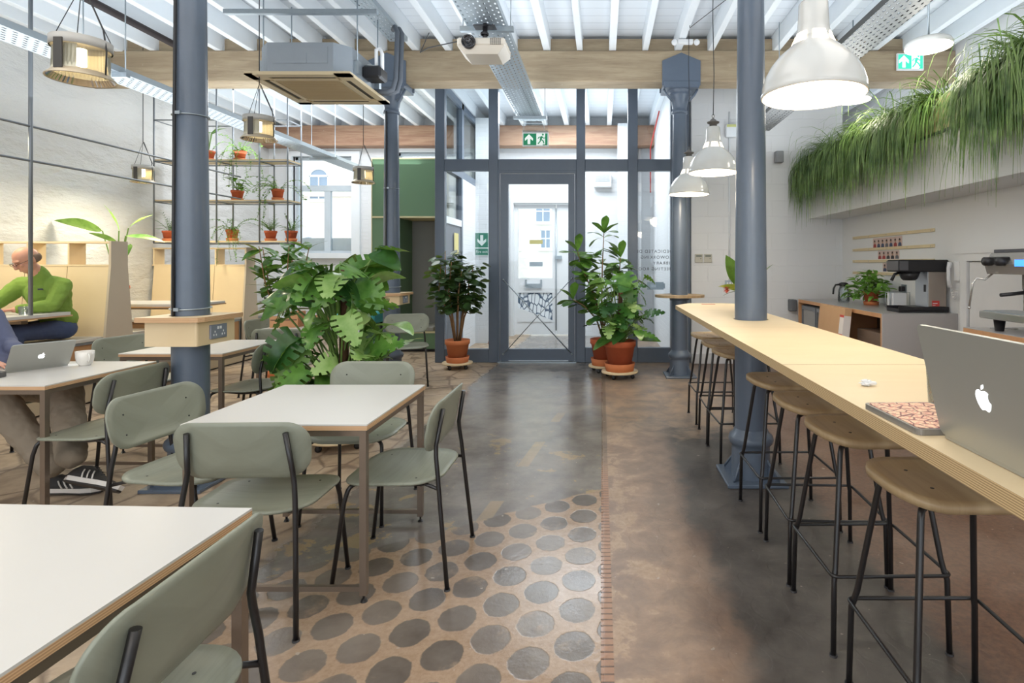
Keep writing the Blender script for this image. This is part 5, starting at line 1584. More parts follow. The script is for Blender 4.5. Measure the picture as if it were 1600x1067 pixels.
trailing('trailing_plant', 4.98, 7.92, 3300, 'long mass of trailing stringy green plants filling the planter towards the back wall', 3)
trailing('trailing_plant', 2.2, 4.42, 2600, 'nearest thick mass of trailing stringy green plants, at the top right corner', 5)

# --- plant on the grey counter
t = thing('potted_plant', (3.12, 6.52, 0.931), 0, 'bright leafy plant in a terracotta pot on the grey counter', 'plant')
pot(t, 0.09, 0.155)
b = MB(); sb = MB()
for k in range(230):
    az = rnd(0, 2*PI); rad = rnd(0.03, 0.27); zz = 0.15+rnd(-0.05, 0.24)*(1.2-rad*2)
    if rad > 0.12: zz -= 0.04
    e = Vector((min(rad*math.cos(az), 0.14), rad*math.sin(az), max(0.04, zz)))
    if k % 3 == 0: petiole(sb, (0, 0, 0.14), e, 0.0025, 0.05)
    leaf(b, e, azim(az+rnd(-0.8, 0.8), rnd(-0.6, 0.7)) if math.cos(az) < 0.5 else azim(rnd(2, 4), 0.3), rnd(0.07, 0.12), rnd(0.04, 0.06), 'heart', 0.7, 0.12, n=5, m=1, roll=rnd(-0.5, 0.5))
b.build('foliage', ML_lite, t); sb.build('stems', M_stemg, t)
# --- pink flowered plant on the bar behind the column
t = thing('flowering_plant', (1.13, 4.42, 1.041), 0, 'pink-flowered plant in a pink pot on the bar, half hidden behind the column', 'plant')
pot(t, 0.07, 0.13, mat=mk('pink_ceramic', '#e3a79a', 0.4, coat=0.3), saucer=False)
b = MB()
leaf(b, (-0.02, 0, 0.16), (-0.45, -0.1, 0.95), 0.32, 0.13, 'lance', 0.3, 0.25, roll=0.9); leaf(b, (-0.02, 0, 0.14), (-0.8, -0.2, 0.45), 0.24, 0.11, 'lance', 0.7, 0.2, roll=0.4, mi=1)
leaf(b, (-0.01, 0, 0.14), (-0.9, 0.1, 0.15), 0.18, 0.07, 'lance', 0.8, 0.2); leaf(b, (0.02, 0, 0.14), (0.5, 0, 0.9), 0.3, 0.11, 'lance', 0.5, 0.2); leaf(b, (0, 0.02, 0.14), (0, 0.7, 0.7), 0.28, 0.1, 'lance', 0.6, 0.2)
b.build('foliage', [ML_rub, ML_yel], t)
f = MB()
for k in range(40): leaf(f, (-0.155, -0.02, 0.165), azim(rnd(0, 6.28), rnd(-1.5, 1.0)), 0.035, 0.014, 'lance', 0.5, 0.2, n=3, m=1)
f.build('flower', leafmat('pink_petal', '#d8433f', '#f08a7e', 0.5, 30), t)
MB().tube([(0, 0, 0.12), (-0.08, -0.01, 0.21), (-0.155, -0.02, 0.165)], 0.004, 6).build('flower_stalk', M_stemg, t)
# lobby plant glimpsed through the glass
t = thing('cactus_plant', (-1.66, 8.75, 0), 0, 'tall narrow cactus in a pot seen through the left pane beside the door', 'plant')
pot(t, 0.1, 0.2); 
MB().tube([(0, 0, 0.18), (0.0, 0, 0.7), (0.01, 0, 1.0)], [0.045, 0.05, 0.03], 12).build('foliage', ML_dark, t)
# ================================================================ laptops and table things
APPLE = [(0.0, 0.30), (0.06, 0.335), (0.16, 0.36), (0.26, 0.345), (0.35, 0.28), (0.29, 0.21), (0.265, 0.11), (0.29, 0.0), (0.35, -0.07), (0.39, -0.09),
         (0.34, -0.23), (0.26, -0.36), (0.19, -0.42), (0.12, -0.42), (0.04, -0.385), (-0.03, -0.385), (-0.11, -0.42), (-0.18, -0.42), (-0.27, -0.34),
         (-0.35, -0.19), (-0.395, -0.02), (-0.39, 0.13), (-0.33, 0.26), (-0.24, 0.335), (-0.14, 0.355), (-0.06, 0.325)]
LEAFP = [(0.0, 0.39), (0.01, 0.48), (0.07, 0.56), (0.17, 0.61), (0.165, 0.51), (0.11, 0.43)]
M_key = mk('black_keys', '#26262a', 0.5)
M_scr = mk_emit('lit_screen', '#a8b4c4', 0.8)
def laptop(loc, rz, W, D, Hh, open_deg, label, lit=1.6):
    """hinge along local X at the origin, lid back faces +Y, base runs to -Y"""
    t = thing('laptop', loc, rz, label, 'laptop', None)
    base = MB(); base.prism([(x, y-D/2) for x, y in rrect(W/2, D/2, 0.012, 4)], 0.001, 0.013)
    base.build('base', M_alu, t)
    MB().box(-W*0.42, W*0.42, -D*0.52, -D*0.10, 0.013, 0.0142).build('keyboard', M_key, t)
    MB().box(-W*0.16, W*0.16, -D*0.95, -D*0.58, 0.013, 0.0134).build('trackpad', M_alu, t)
    lean = math.radians(open_deg-90)
    R = Matrix.Translation((0, 0.0, 0.010)) @ Matrix.Rotation(-lean, 4, 'X')
    M3 = Matrix(((1, 0, 0, 0), (0, 0, 1, 0), (0, 1, 0, Hh/2), (0, 0, 0, 1)))
    lid = MB().prism(rrect(W/2, Hh/2, 0.014, 4)[::-1], -0.0035, 0.0035, M=R @ M3).build('lid', M_alu, t)
    MB().prism(rrect(W/2-0.006, Hh/2-0.006, 0.01, 3)[::-1], -0.0042, -0.0036, M=R @ M3).build('bezel', M_key, lid)
    MB().prism(rrect(W/2-0.014, Hh/2-0.014, 0.004, 2)[::-1], -0.0047, -0.0043, M=R @ M3).build('screen', M_scr, lid)
    s = Hh*0.21
    lg = MB()
    lg.prism([(-x*s, y*s-0.004) for x, y in APPLE], 0.0036, 0.0041, M=R @ M3)
    lg.prism([(-x*s, y*s-0.004) for x, y in LEAFP], 0.0036, 0.0041, M=R @ M3)
    lg.build('lit_logo', MC.setdefault('logo', mk_emit('logo_glow', '#f4f7fb', lit)), lid)
    return t
laptop((0.71, 1.005, 1.04), PI/2, 0.335, 0.225, 0.232, 103, 'large silver laptop open on the bar counter at the right edge')
laptop((-3.545, 3.54, 0.74), math.radians(-117), 0.30, 0.205, 0.200, 124, 'silver laptop with lit logo open on the left table, beside the white cup', 1.0)
laptop((-5.66, 5.02, 0.943), math.radians(200), 0.30, 0.2, 0.19, 105, 'grey laptop in front of the man in green, cropped by the left edge', 0.4)
# patterned case on the bar
def pattern_mat():
    m = bpy.data.materials.new('printed_pattern'); t = NT(m); p = t.obj()
    v = t.vor(p, 38, 'DISTANCE_TO_EDGE')[0]; n = t.noise(p, 46, 3, 0.6, 2.5)
    f = t.ss(v, 0.02, 0.10); g = t.ss(n, 0.46, 0.52)
    c = t.mix(f, lin('#7a3b3f'), t.mix(g, lin('#d99a84'), lin('#e8c9a8')))
    t.set(Base_Color=c, Roughness=0.5); return m
t = thing('tablet_case', (0.745, 1.30, 1.0405), math.radians(2), 'red patterned tablet case lying on the bar next to the big laptop', 'case')
MB().prism(rrect(0.085, 0.115, 0.014, 5), 0, 0.013).build('case_body', mk('silver_rim', '#8d8a86', 0.35, 0.4), t)
MB().prism(rrect(0.078, 0.108, 0.010, 5), 0.0131, 0.0142).build('patterned_cover', pattern_mat(), t)
# glass with red flowers
t = thing('drinking_glass', (0.862, 1.435, 1.0405), 0, 'small drinking glass holding red petals behind the big laptop', 'glass')
MB().lathe([(0.0, 0.0), (0.026, 0.0), (0.032, 0.11), (0.030, 0.11), (0.0245, 0.006), (0, 0.006)], 28).build('tumbler', M_glass, t)
f = MB(); rr_ = random.Random(4)
for k in range(26): leaf(f, (rr_.uniform(-.012, .012), rr_.uniform(-.012, .012), rr_.uniform(0.012, 0.05)), azim(rr_.uniform(0, 6.28), rr_.uniform(-.6, 1.2)), 0.018, 0.012, 'round', 0.5, 0.1, n=3, m=1)
f.build('petals', leafmat('red_petal', '#a32b1e', '#df5a3c', 0.5, 30), t)
# crumpled tissue
b = MB(); rr_ = random.Random(9); vs = []
for i in range(9):
    for k in range(14):
        a = 2*PI*k/14; q = PI*i/8; r = 0.013+rr_.uniform(-0.005, 0.006)
        vs.append((r*1.5*math.sin(q)*math.cos(a), r*math.sin(q)*math.sin(a), max(0.0, 0.009+r*0.65*math.cos(q))))
b.add(vs, [[i*14+k, (i+1)*14+k, (i+1)*14+(k+1) % 14, i*14+(k+1) % 14] for i in range(8) for k in range(14)])
tag(b.build('paper_tissue', M_white, None, (0.785, 1.665, 1.0405)), 'crumpled white tissue lying on the bar counter', 'tissue')
# red scrap of letters at the bar's far end
tag(MB().box(0.90, 1.02, 5.05, 5.09, 1.0405, 1.042).build('red_ribbon', mk('red_paper', '#c25a48', 0.6)), 'thin red paper strip lying at the far end of the bar', 'paper')
# cup
M_china = mk('white_china', '#ece8e0', 0.2, var=0.01, coat=0.6)
t = thing('coffee_cup', (-3.385, 3.69, 0.7405), math.radians(-30), 'white china coffee cup beside the silver laptop on the left table', 'cup')
MB().lathe([(0, 0.0), (0.030, 0.0), (0.031, 0.004), (0.042, 0.02), (0.048, 0.05), (0.0495, 0.092), (0.0465, 0.092), (0.045, 0.05), (0.039, 0.02), (0, 0.012)], 40).build('cup_body', M_china, t)
MB().tube([(0.046+0.028*math.sin(a)*1.0, 0, 0.052+0.026*math.cos(a)) for a in [PI*k/12 for k in range(13)]], 0.0048, 8).build('handle', M_china, t)
tag(MB().prism([(-3.56, 3.70), (-3.46, 3.62), (-3.36, 3.72), (-3.46, 3.79)], 0.7402, 0.7404).build('paper_napkin', M_white), 'white paper napkin under the coffee cup on the left table', 'napkin')
t = thing('grey_case', (-3.64, 3.245, 0.7405), math.radians(14), 'slim dark grey zipped case lying at the near left of the laptop table', 'case')
MB().prism(rrect(0.15, 0.055, 0.03, 6), 0.0, 0.03).build('case_body', mk('charcoal_fabric', '#5c5b5a', 0.7, bump=0.2), t)
MB().box(-0.09, -0.03, -0.03, 0.03, 0.0301, 0.032).build('case_label', M_steel, t)
# tumbler and coaster on the booth table
t = thing('drinking_glass', (-5.235, 5.10, 0.9431), 0, 'clear drinking glass on the booth table by the steel rod', 'glass')
MB().lathe([(0, 0), (0.030, 0), (0.038, 0.075), (0.036, 0.075), (0.0285, 0.008), (0, 0.008)], 28).build('tumbler', M_glass, t)
tag(MB().cyl(-5.36, 5.0, 0.9425, 0.946, 0.05, 28).build('coaster', mk('red_coaster', '#b4553f', 0.6)), 'flat red coaster on the booth table near the clear glass', 'coaster')
# wooden boxes and a teal crate on the table behind the monstera
t = thing('wooden_box', (-3.33, 5.98, 0.7405), math.radians(6), 'pale wooden box on the far table seen through the leaves', 'box')
b = MB(); b.box(-0.14, 0.14, -0.1, -0.088, 0, 0.16); b.box(-0.14, 0.14, 0.088, 0.1, 0, 0.16); b.box(-0.14, -0.128, -0.088, 0.088, 0, 0.16); b.box(0.128, 0.14, -0.088, 0.088, 0, 0.16); b.box(-0.128, 0.128, -0.088, 0.088, 0, 0.012)
b.build('box_body', M_ctrim, t)
MB().box(-0.13, 0.13, -0.103, -0.1, 0.075, 0.082).build('finger_joint_line', M_bplast, t)
t = thing('wooden_box', (-3.0, 6.02, 0.7405), math.radians(-4), 'second wooden box on the far table, right of the first', 'box')
b = MB(); b.box(-0.13, 0.13, -0.1, -0.088, 0, 0.11); b.box(-0.13, 0.13, 0.088, 0.1, 0, 0.11); b.box(-0.13, -0.118, -0.088, 0.088, 0, 0.11); b.box(0.118, 0.13, -0.088, 0.088, 0, 0.11); b.box(-0.118, 0.118, -0.088, 0.088, 0, 0.012)
b.build('box_body', M_ctrim, t)
t = thing('low_table', (-3.72, 8.72, 0), 0, 'teal topped low table glimpsed through the leaves before the green cupboard', 'table')
MB().box(-0.3, 0.3, -0.25, 0.25, 0.50, 0.66, bev=0.02).build('tabletop', mk('teal_lacquer', '#3f9aa0', 0.35), t)
for sx in (-1, 1):
    for sy in (-1, 1): MB().cyl(sx*0.24, sy*0.18, 0, 0.499, 0.018, 10).build('leg', M_black, t)

# ================================================================ right wall fittings
M_rail = mk_wood('pine_picture_rail', '#d8c7a0', '#c9b58a', (1, 0.1, 1), 10, 0.5, 0.7, 0.02)
zr = (1.752, 1.590, 1.440, 1.288)
for i, z in enumerate(zr):
    t = thing('picture_rail', (3.4, 5.74, z), 0, ('topmost', 'second', 'third', 'lowest')[i]+' of four thin pine picture rails on the white right wall', 'rail', 'pine picture rails')
    MB().box(-0.018, -0.0005, 0, 1.85, -0.017, 0.017, bev=0.002).build('rail_strip', M_rail, t)
    s = MB()
    for y in (0.05, 0.5, 0.95, 1.4, 1.8): s.ball((-0.018, y, 0), 0.005, 8, 5)
    s.build('screw_heads', M_steel, t)
rp = random.Random(21)
cloth_cols = [mk('portrait_top_dark', '#3c3a40', 0.7), mk('portrait_top_red', '#9c3f3c', 0.7), mk('portrait_top_grey', '#6a6a70', 0.7), mk('portrait_top_blue', '#46506a', 0.7)]
M_pskin = mk('portrait_skin', '#b08a76', 0.7); M_pbg = mk('portrait_backdrop', '#cdb6ae', 0.7); M_pwh = mk('portrait_border', '#e6e0dc', 0.6); M_phair = mk('portrait_hair', '#3a2d28', 0.7)
rows = ((7, 7.045, 6.36, 1.650, 0.145), (5, 6.92, 6.42, 1.500, 0.125), (4, 6.80, 6.38, 1.352, 0.125))
ordn = ('first', 'second', 'third', 'fourth', 'fifth', 'sixth', 'seventh')
for ri, (n, ya, yb, z, hh) in enumerate(rows):
    for k in range(n):
        y = ya+(yb-ya)*(k+0.5)/n; w_ = abs(ya-yb)/n*0.95
        t = thing('portrait_print', (3.398, y, z), 0, 'small portrait print, %s from left in the %s row between the pine rails' % (ordn[k], ('top', 'middle', 'bottom')[ri]), 'print', 'staff portrait prints on the wall')
        MB().box(-0.003, 0, -w_/2, w_/2, -hh/2, hh/2).build('card', M_pwh, t)
        MB().box(-0.004, -0.003, -w_/2, w_/2, -hh/2+0.025, hh/2).build('backdrop', M_pbg, t)
        Mx = Matrix(((0, 0, -1, -0.004), (1, 0, 0, 0), (0, 1, 0, 0), (0, 0, 0, 1)))
        z0 = -hh/2+0.026
        MB().prism([(-w_*0.4, z0), (w_*0.4, z0), (w_*0.33, z0+hh*0.26), (w_*0.1, z0+hh*0.36), (-w_*0.1, z0+hh*0.36), (-w_*0.33, z0+hh*0.26)], 0, 0.001, M=Mx).build('clothing', cloth_cols[rp.randrange(4)], t)
        e = [(0.017*math.cos(a), z0+hh*0.48+0.023*math.sin(a)) for a in [2*PI*j/14 for j in range(14)]]
        MB().prism(e, 0.0011, 0.002, M=Mx).build('face', M_pskin, t)
        e = [(0.018*math.cos(a), z0+hh*0.50+0.024*math.sin(a)) for a in [PI*j/10 for j in range(11)]]
        MB().prism(e, 0.0021, 0.0026, M=Mx).build('hair', M_phair, t)
t = thing('entry_phone', (3.4, 5.36, 1.26), 0, 'white entry phone handset with coiled cord on the right wall', 'telephone')
MB().box(-0.03, -0.0005, -0.05, 0.03, -0.02, 0.17, bev=0.006).build('wall_plate', M_white, t)
MB().tube([(-0.05, 0.055, 0.16), (-0.065, 0.055, 0.10), (-0.065, 0.055, 0.0), (-0.05, 0.055, -0.08)], [0.022, 0.017, 0.017, 0.022], 12).build('handset', M_white, t)
MB().tube([(-0.045+0.012*math.cos(k*1.2), 0.045-0.0015*k, -0.08-0.10*math.sin(PI*k/60)+0.012*math.sin(k*1.2)) for k in range(60)], 0.003, 5).build('coiled_cord', M_white, t)
# controls on the back wall
M_ctl = mk('beige_control_case', '#b9b6aa', 0.5)
for x, lab in ((1.37, 'left of two small beige wall controllers beside the far column'), (1.50, 'right of two small beige wall controllers beside the far column')):
    t = thing('wall_controller', (x, 7.949, 1.485), 0, lab, 'controller', 'air conditioning controllers')
    MB().box(-0.055, 0.055, -0.02, 0, -0.06, 0.06, bev=0.004).build('controller_case', M_ctl, t)
    MB().box(-0.04, 0.04, -0.0215, -0.0205, 0.02, 0.045).build('display', mk('lcd_grey', '#6f756a', 0.3), t)
    MB().box(0.02, 0.032, -0.022, -0.0205, -0.01, 0.0).build('button', M_bplast, t)
t = thing('switch_plate', (1.83, 7.949, 1.13), 0, 'row of grey light switches on the white back wall behind the bar column', 'switch')
MB().box(-0.09, 0.09, -0.012, 0, -0.045, 0.045, bev=0.003).build('plate', M_steel, t)
for k in range(4): MB().box(-0.065+k*0.036, -0.045+k*0.036, -0.017, -0.0121, -0.02, 0.02).build('rocker', M_white, t)
tag(MB().tube([(1.80, 7.935, 1.18), (1.80, 7.935, 3.55)], 0.011, 8).build('conduit', M_joist), 'thin vertical white conduit on the back wall above the light switches', 'pipe')
t = thing('junction_box', (1.83, 7.94, 3.27), 0, 'pale grey junction box high on the back wall beside the bar column', 'box')
MB().box(-0.09, 0.09, -0.07, 0, -0.09, 0.09, bev=0.01).build('case', M_joist, t)
MB().box(-0.08, 0.08, -0.074, -0.07, 0.05, 0.085).build('yellow_band', mk('pale_yellow_strip', '#cbd08a', 0.5), t)
t = thing('wall_speaker', (2.48, 7.94, 2.90), 0, 'small grey wall speaker on the back wall left of the trailing plants', 'speaker')
MB().box(-0.055, 0.055, -0.11, -0.02, -0.08, 0.08, bev=0.008).build('speaker_case', mk('mid_grey_plastic', '#85888c', 0.5), t)
MB().cyl(0, -0.0, 0, 0.0, 0.0).box(-0.02, 0.02, -0.02, 0.009, -0.02, 0.02).build('bracket', M_steel, t)
t = thing('junction_box', (2.68, 7.90, 0.83), 0, 'dark grey electric box on the back wall at the far end of counter', 'box')
MB().box(-0.055, 0.03, -0.10, 0.048, -0.08, 0.08, bev=0.01).build('case', mk('dark_grey_box', '#63666b', 0.5), t)
t = thing('twin_spotlight', (0.98, 6.6, 3.98), 0, 'small white twin spotlight fixed to a joist above the far column', 'lamp')
MB().box(-0.09, 0.09, -0.03, 0.03, 0.0, 0.05, bev=0.006).build('case', M_white, t)
for s in (-1, 1): MB().ball((s*0.13, -0.03, 0.01), 0.035, 14, 10).build('lamp_head', M_white, t)

# ================================================================ coffee brewer
cb = thing('coffee_brewer', (2.89, 5.475, 0.931), 0, 'black and steel filter coffee brewer standing on the grey counter', 'coffee machine')
b = MB(); b.box(0.0, 0.49, 0, 0.24, 0.0, 0.02, bev=0.005); b.box(0.0, 0.13, 0, 0.012, 0.02, 0.055); b.box(0.0, 0.13, 0.228, 0.24, 0.02, 0.055); b.box(0.0, 0.012, 0.012, 0.228, 0.02, 0.035); b.box(0.13, 0.49, 0, 0.24, 0.02, 0.055, bev=0.004)
b.build('base', M_bplast, cb)
MB().box(0.295, 0.47, 0.012, 0.228, 0.055, 0.395, bev=0.004).build('tower', mk('warm_brushed_steel', '#a79c93', 0.35, 0.5), cb)
MB().box(0.285, 0.2951, 0.014, 0.226, 0.055, 0.395).build('front_plate', mk('pale_steel_plate', '#b7bec7', 0.3, 0.5), cb)
b = MB(); b.box(0.0, 0.49, 0.0, 0.24, 0.395, 0.515, bev=0.012); b.build('head', M_bplast, cb)
MB().box(0.008, 0.09, -0.004, 0.0, 0.41, 0.50).box(-0.004, 0.0, 0.01, 0.23, 0.41, 0.50).build('control_panel', mk('dark_grey_panel', '#57575a', 0.4), cb)
MB().lathe([(0, 0.31), (0.055, 0.31), (0.075, 0.33), (0.10, 0.394), (0, 0.394)], 32, cx=0.165, cy=0.12).build('filter_basket', M_bplast, cb)
MB().tube([(0.06, 0.12, 0.385), (0.02, 0.12, 0.37), (-0.01, 0.12, 0.31)], [0.014, 0.014, 0.016], 10).build('basket_handle', M_bplast, cb)
MB().box(0.28, 0.285, 0.04, 0.07, 0.20, 0.27).build('switch', M_bplast, cb)
MB().box(0.33, 0.40, 0.009, 0.012, 0.06, 0.115).build('red_label', mk('red_label', '#c8403a', 0.5), cb)
MB().box(0.335, 0.38, 0.0075, 0.009, 0.085, 0.092).box(0.335, 0.36, 0.0075, 0.009, 0.068, 0.072).build('label_print', M_white, cb)
# jug
t = thing('coffee_jug', (3.0, 6.98, 0.931), 0, 'glass coffee jug with black lid and handle behind the counter plant', 'jug')
MB().lathe([(0, 0), (0.06, 0), (0.07, 0.02), (0.065, 0.14), (0.045, 0.2), (0.042, 0.2), (0.062, 0.14), (0.067, 0.02), (0, 0.006)], 32).build('glass_body', M_glass, t)
MB().lathe([(0, 0.2), (0.05, 0.2), (0.052, 0.235), (0.03, 0.245), (0, 0.245)], 28).build('lid', M_bplast, t)
MB().tube([(-0.05, 0, 0.22), (-0.10, 0, 0.215), (-0.125, 0, 0.17), (-0.13, 0, 0.10)], 0.012, 8).build('handle', M_bplast, t)
# wire holder with papers
t = thing('paper_holder', (3.13, 6.02, 0.931), 0, 'white paper holder with wire frame beside the coffee brewer', 'holder')
for k in range(2):
    MB().box(0.0, 0.14, 0.02+k*0.1, 0.05+k*0.1, 0.001, 0.16).build('paper_stack', M_white, t)
    MB().tube([(-0.04, 0.01+k*0.1, 0.0), (-0.04, 0.01+k*0.1, 0.17), (0.17, 0.01+k*0.1, 0.17), (0.17, 0.01+k*0.1, 0.0)], 0.004, 6).build('wire_frame', M_steel, t)
# plug on wall
t = thing('wall_socket', (3.399, 6.32, 1.125), 0, 'black plug in a steel socket on the wall above the grey counter', 'socket')
MB().box(-0.01, -0.0005, -0.05, 0.05, -0.05, 0.05, bev=0.002).build('plate', M_steel, t)
MB().box(-0.055, -0.0105, -0.03, 0.03, -0.035, 0.03, bev=0.008).build('plug', M_bplast, t)
MB().tube([(-0.04, 0, -0.03), (-0.045, 0, -0.1), (-0.05, 0.04, -0.185)], 0.005, 6).build('cord', M_cable, t)

# ================================================================ espresso machine
em = thing('espresso_machine', (2.765, 3.27, 0.931), 0, 'chrome espresso machine with black knobs on the counter at the right edge', 'coffee machine')
M_chr = mk('polished_chrome', '#c4c0ba', 0.22, 0.75, var=0.05)
EL = 0.80
MB().box(-0.04, 0.46, 0, EL, 0.085, 0.135, bev=0.006).build('tray_body', M_chr, em)
MB().box(-0.02, 0.22, 0.02, EL-0.02, 0.1351, 0.14).build('drip_grate', M_steel, em)
for x in (0.04, 0.40):
    for y in (0.1, EL-0.1): MB().cyl(x, y, 0.0, 0.084, 0.028, 18, r1=0.038).build('foot', M_bplast, em)
MB().box(0.24, 0.46, 0.03, EL-0.05, 0.1355, 0.40, bev=0.006).build('back_panel', M_chr, em)
h = MB()
h.prism([(0.02, 0.40), (0.46, 0.40), (0.46, 0.55), (0.05, 0.55), (0.0, 0.47)], 0.0, EL, M=Matrix(((1, 0, 0, 0), (0, 0, 1, 0), (0, 1, 0, 0), (0, 0, 0, 1))))
h.build('upper_housing', M_chr, em)
MB().box(0.06, 0.46, 0.01, EL-0.01, 0.5505, 0.575, bev=0.004).build('cup_rail', mk('dark_steel_top', '#5b5b60', 0.35, 0.6), em)
for y in (EL-0.07, EL-0.20): MB().lathe([(0, 0), (0.032, 0), (0.03, 0.08), (0, 0.085)], 20, M=Matrix.Translation((0.03, y, 0.49)) @ Matrix.Rotation(-PI/2, 4, 'Y')).build('steam_knob', M_bplast, em)
MB().box(-0.002, 0.012, 0.36, 0.50, 0.455, 0.50).build('blue_display', mk_emit('blue_display_glow', '#3f8df0', 1.6), em)
MB().tube([(0.05, EL-0.03, 0.41), (0.0, EL-0.01, 0.36), (-0.05, EL+0.01, 0.37), (-0.07, EL+0.02, 0.33), (-0.095, EL+0.02, 0.16)], 0.007, 8).ball((-0.095, EL+0.02, 0.155), 0.011, 10, 8).build('steam_wand', M_chr, em)
for y in (0.22, 0.52):
    MB().cyl(0.12, y, 0.30, 0.40, 0.045, 24).build('group_head', M_chr, em)
    MB().lathe([(0, 0.255), (0.03, 0.26), (0.042, 0.30), (0, 0.30)], 20, cx=0.12, cy=y).tube([(0.10, y, 0.28), (-0.08, y, 0.262)], 0.013, 10).build('portafilter', M_bplast, em)
MB().box(0.232, 0.2395, EL-0.28, EL-0.14, 0.24, 0.30).build('red_badge', mk('red_badge', '#b8372f', 0.4), em)
for z in (0.2, 0.34): MB().lathe([(0, 0), (0.03, 0), (0.03, 0.006), (0.02, 0.012), (0, 0.012)], 24, M=Matrix.Translation((0.24, EL-0.18, z)) @ Matrix.Rotation(-PI/2, 4, 'Y')).build('gauge', M_china, em)
MB().lathe([(0, 0.0), (0.05, 0.01), (0.07, 0.05), (0.06, 0.055), (0, 0.055)][::1], 24, cx=0.3, cy=EL-0.15, M=Matrix.Translation((0, 0, 0.576))).build('hopper_lid', M_bplast, em)
tag(MB().tube([(2.84, 4.12, 0.9345), (2.93, 4.08, 0.936), (2.97, 4.07, 0.934)], 0.003, 6).ball((2.985, 4.065, 0.936), 0.018, 12, 8, sc=(1.3, 0.8, 0.25)).build('teaspoon', M_chr), 'steel teaspoon lying on the counter beside the espresso machine', 'spoon')

# lobby fittings seen through the glass
t = thing('fan_heater', (0.02, 10.96, 2.99), 0, 'white warm-air heater on the street wall seen through the glazed screen', 'heater')
MB().box(-0.17, 0.17, -0.12, 0.03, -0.10, 0.16, bev=0.01).build('case', M_white, t)
for k in range(6): MB().box(-0.14, 0.14, -0.125, -0.1205, 0.0+k*0.024, 0.012+k*0.024).build('slat', M_steel, t)
for x in (0.42, 0.49): tag(MB().tube([(x+0.25, 10.9, 0.02), (x+0.25, 10.9, 3.63)], 0.03, 10).build('pipe', M_white), ('left' if x < 0.45 else 'right')+' of two vertical white pipes on the street wall in the lobby', 'pipe')
tag(MB().tube([(0.92, 10.6, 2.75), (0.92, 10.6, 3.6), (1.0-0.03, 9.5, 3.98)], 0.012, 8).build('alarm_conduit', mk('red_cable', '#c23b34', 0.5)), 'thin red alarm cable rising to the joists behind the far column', 'cable')
tag(MB().box(-2.29+0.05, -2.29+0.055, 8.55, 8.80, 1.55, 1.88).build('notice', mk('yellow_notice', '#e0cf7c', 0.6)), 'yellow and white notice pinned on the lobby chalkboard', 'notice')
tag(MB().box(0.72, 0.98, 8.9, 8.92, 1.0, 1.12).box(0.95, 0.999, 8.905, 8.915, 1.02, 1.1).build('lobby_ledge', M_steel), 'grey steel letter tray on the white lobby wall by the far column', 'tray')

# loose ceiling cabling
def cable(pts, r, label, mat=None):
    return tag(MB().tube(pts, r, 6).build('cable', mat or M_cable), label, 'cable')
cable([(-1.15, 4.7, 3.27), (-1.6, 5.2, 3.40), (-1.9, 5.9, 3.62), (-1.93, 6.3, 3.99)], 0.005, 'thin dark cable strung from the projector to the air unit pipes')
cable([(0.97, 6.2, 4.03), (0.97, 6.19, 4.0), (1.3, 5.3, 3.99), (2.0, 4.2, 4.0), (2.6, 3.8, 4.02)], 0.004, 'thin dark cable swagged between joists above the bar pendants')
tag(MB().tube([(-0.95, 5.4, 4.12), (0.33, 5.4, 4.12)], 0.009, 8).build('ceiling_rod', M_bplast), 'black rod between the ceiling joists right of the projector', 'rod')
for i, (x, y) in enumerate(((-4.05, 2.75), (-3.9, 3.3))):
    cable([(x, y, 3.02), (x, y+0.01, 3.3), (x+0.01, y, 3.9), (x+0.05, y, 4.04)], 0.009, ('left', 'right')[i]+' of two white cables dropping onto the left cable tray', M_wcable)
# ================================================================ people
M_skin = mk('skin', '#d29a80', 0.5, var=0.06, vs=20, bump=0.05, bs=60)
def capsule(b, p, q, r0, r1, seg=14, mi=0):
    p, q = Vector(p), Vector(q); d = q-p
    L = d.length; d.normalize()
    pts = []; rs = []
    for k in range(5):
        a = PI/2*(1-k/4); pts.append(p-d*r0*math.sin(a)); rs.append(max(0.0005, r0*math.cos(a)))
    for k in range(1, 4): pts.append(p.lerp(q, k/4)); rs.append(r0+(r1-r0)*k/4)
    for k in range(5):
        a = PI/2*(k/4); pts.append(q+d*r1*math.sin(a)); rs.append(max(0.0005, r1*math.cos(a)))
    b.tube(pts, rs, seg, mi)
def chain(b, pts, rs, seg=14):
    for i in range(len(pts)-1): capsule(b, pts[i], pts[i+1], rs[i], rs[i+1], seg)
def ell(b, c, r, M=None, seg=20, rings=14):
    vs = []; fs = []
    for i in range(rings+1):
        t = PI*i/rings
        for k in range(seg):
            a = 2*PI*k/seg
            v = Vector((r[0]*math.sin(t)*math.cos(a), r[1]*math.sin(t)*math.sin(a), r[2]*math.cos(t)))+Vector(c)
            vs.append(M @ v if M is not None else v)
    for i in range(rings):
        for k in range(seg): fs.append([i*seg+k, (i+1)*seg+k, (i+1)*seg+(k+1) % seg, i*seg+(k+1) % seg])
    b.add(vs, fs, 0, True)
def merge(o, vox=0.008, sm=6, disp=None):
    r = o.modifiers.new('merge', 'REMESH'); r.mode = 'VOXEL'; r.voxel_size = vox; r.use_smooth_shade = True
    s = o.modifiers.new('soft', 'SMOOTH'); s.iterations = sm; s.factor = 0.5
    if disp:
        tx = bpy.data.textures.new('folds', 'CLOUDS'); tx.noise_scale = disp[1]
        d = o.modifiers.new('folds', 'DISPLACE'); d.texture = tx; d.strength = disp[0]; d.mid_level = 0.5
    return o
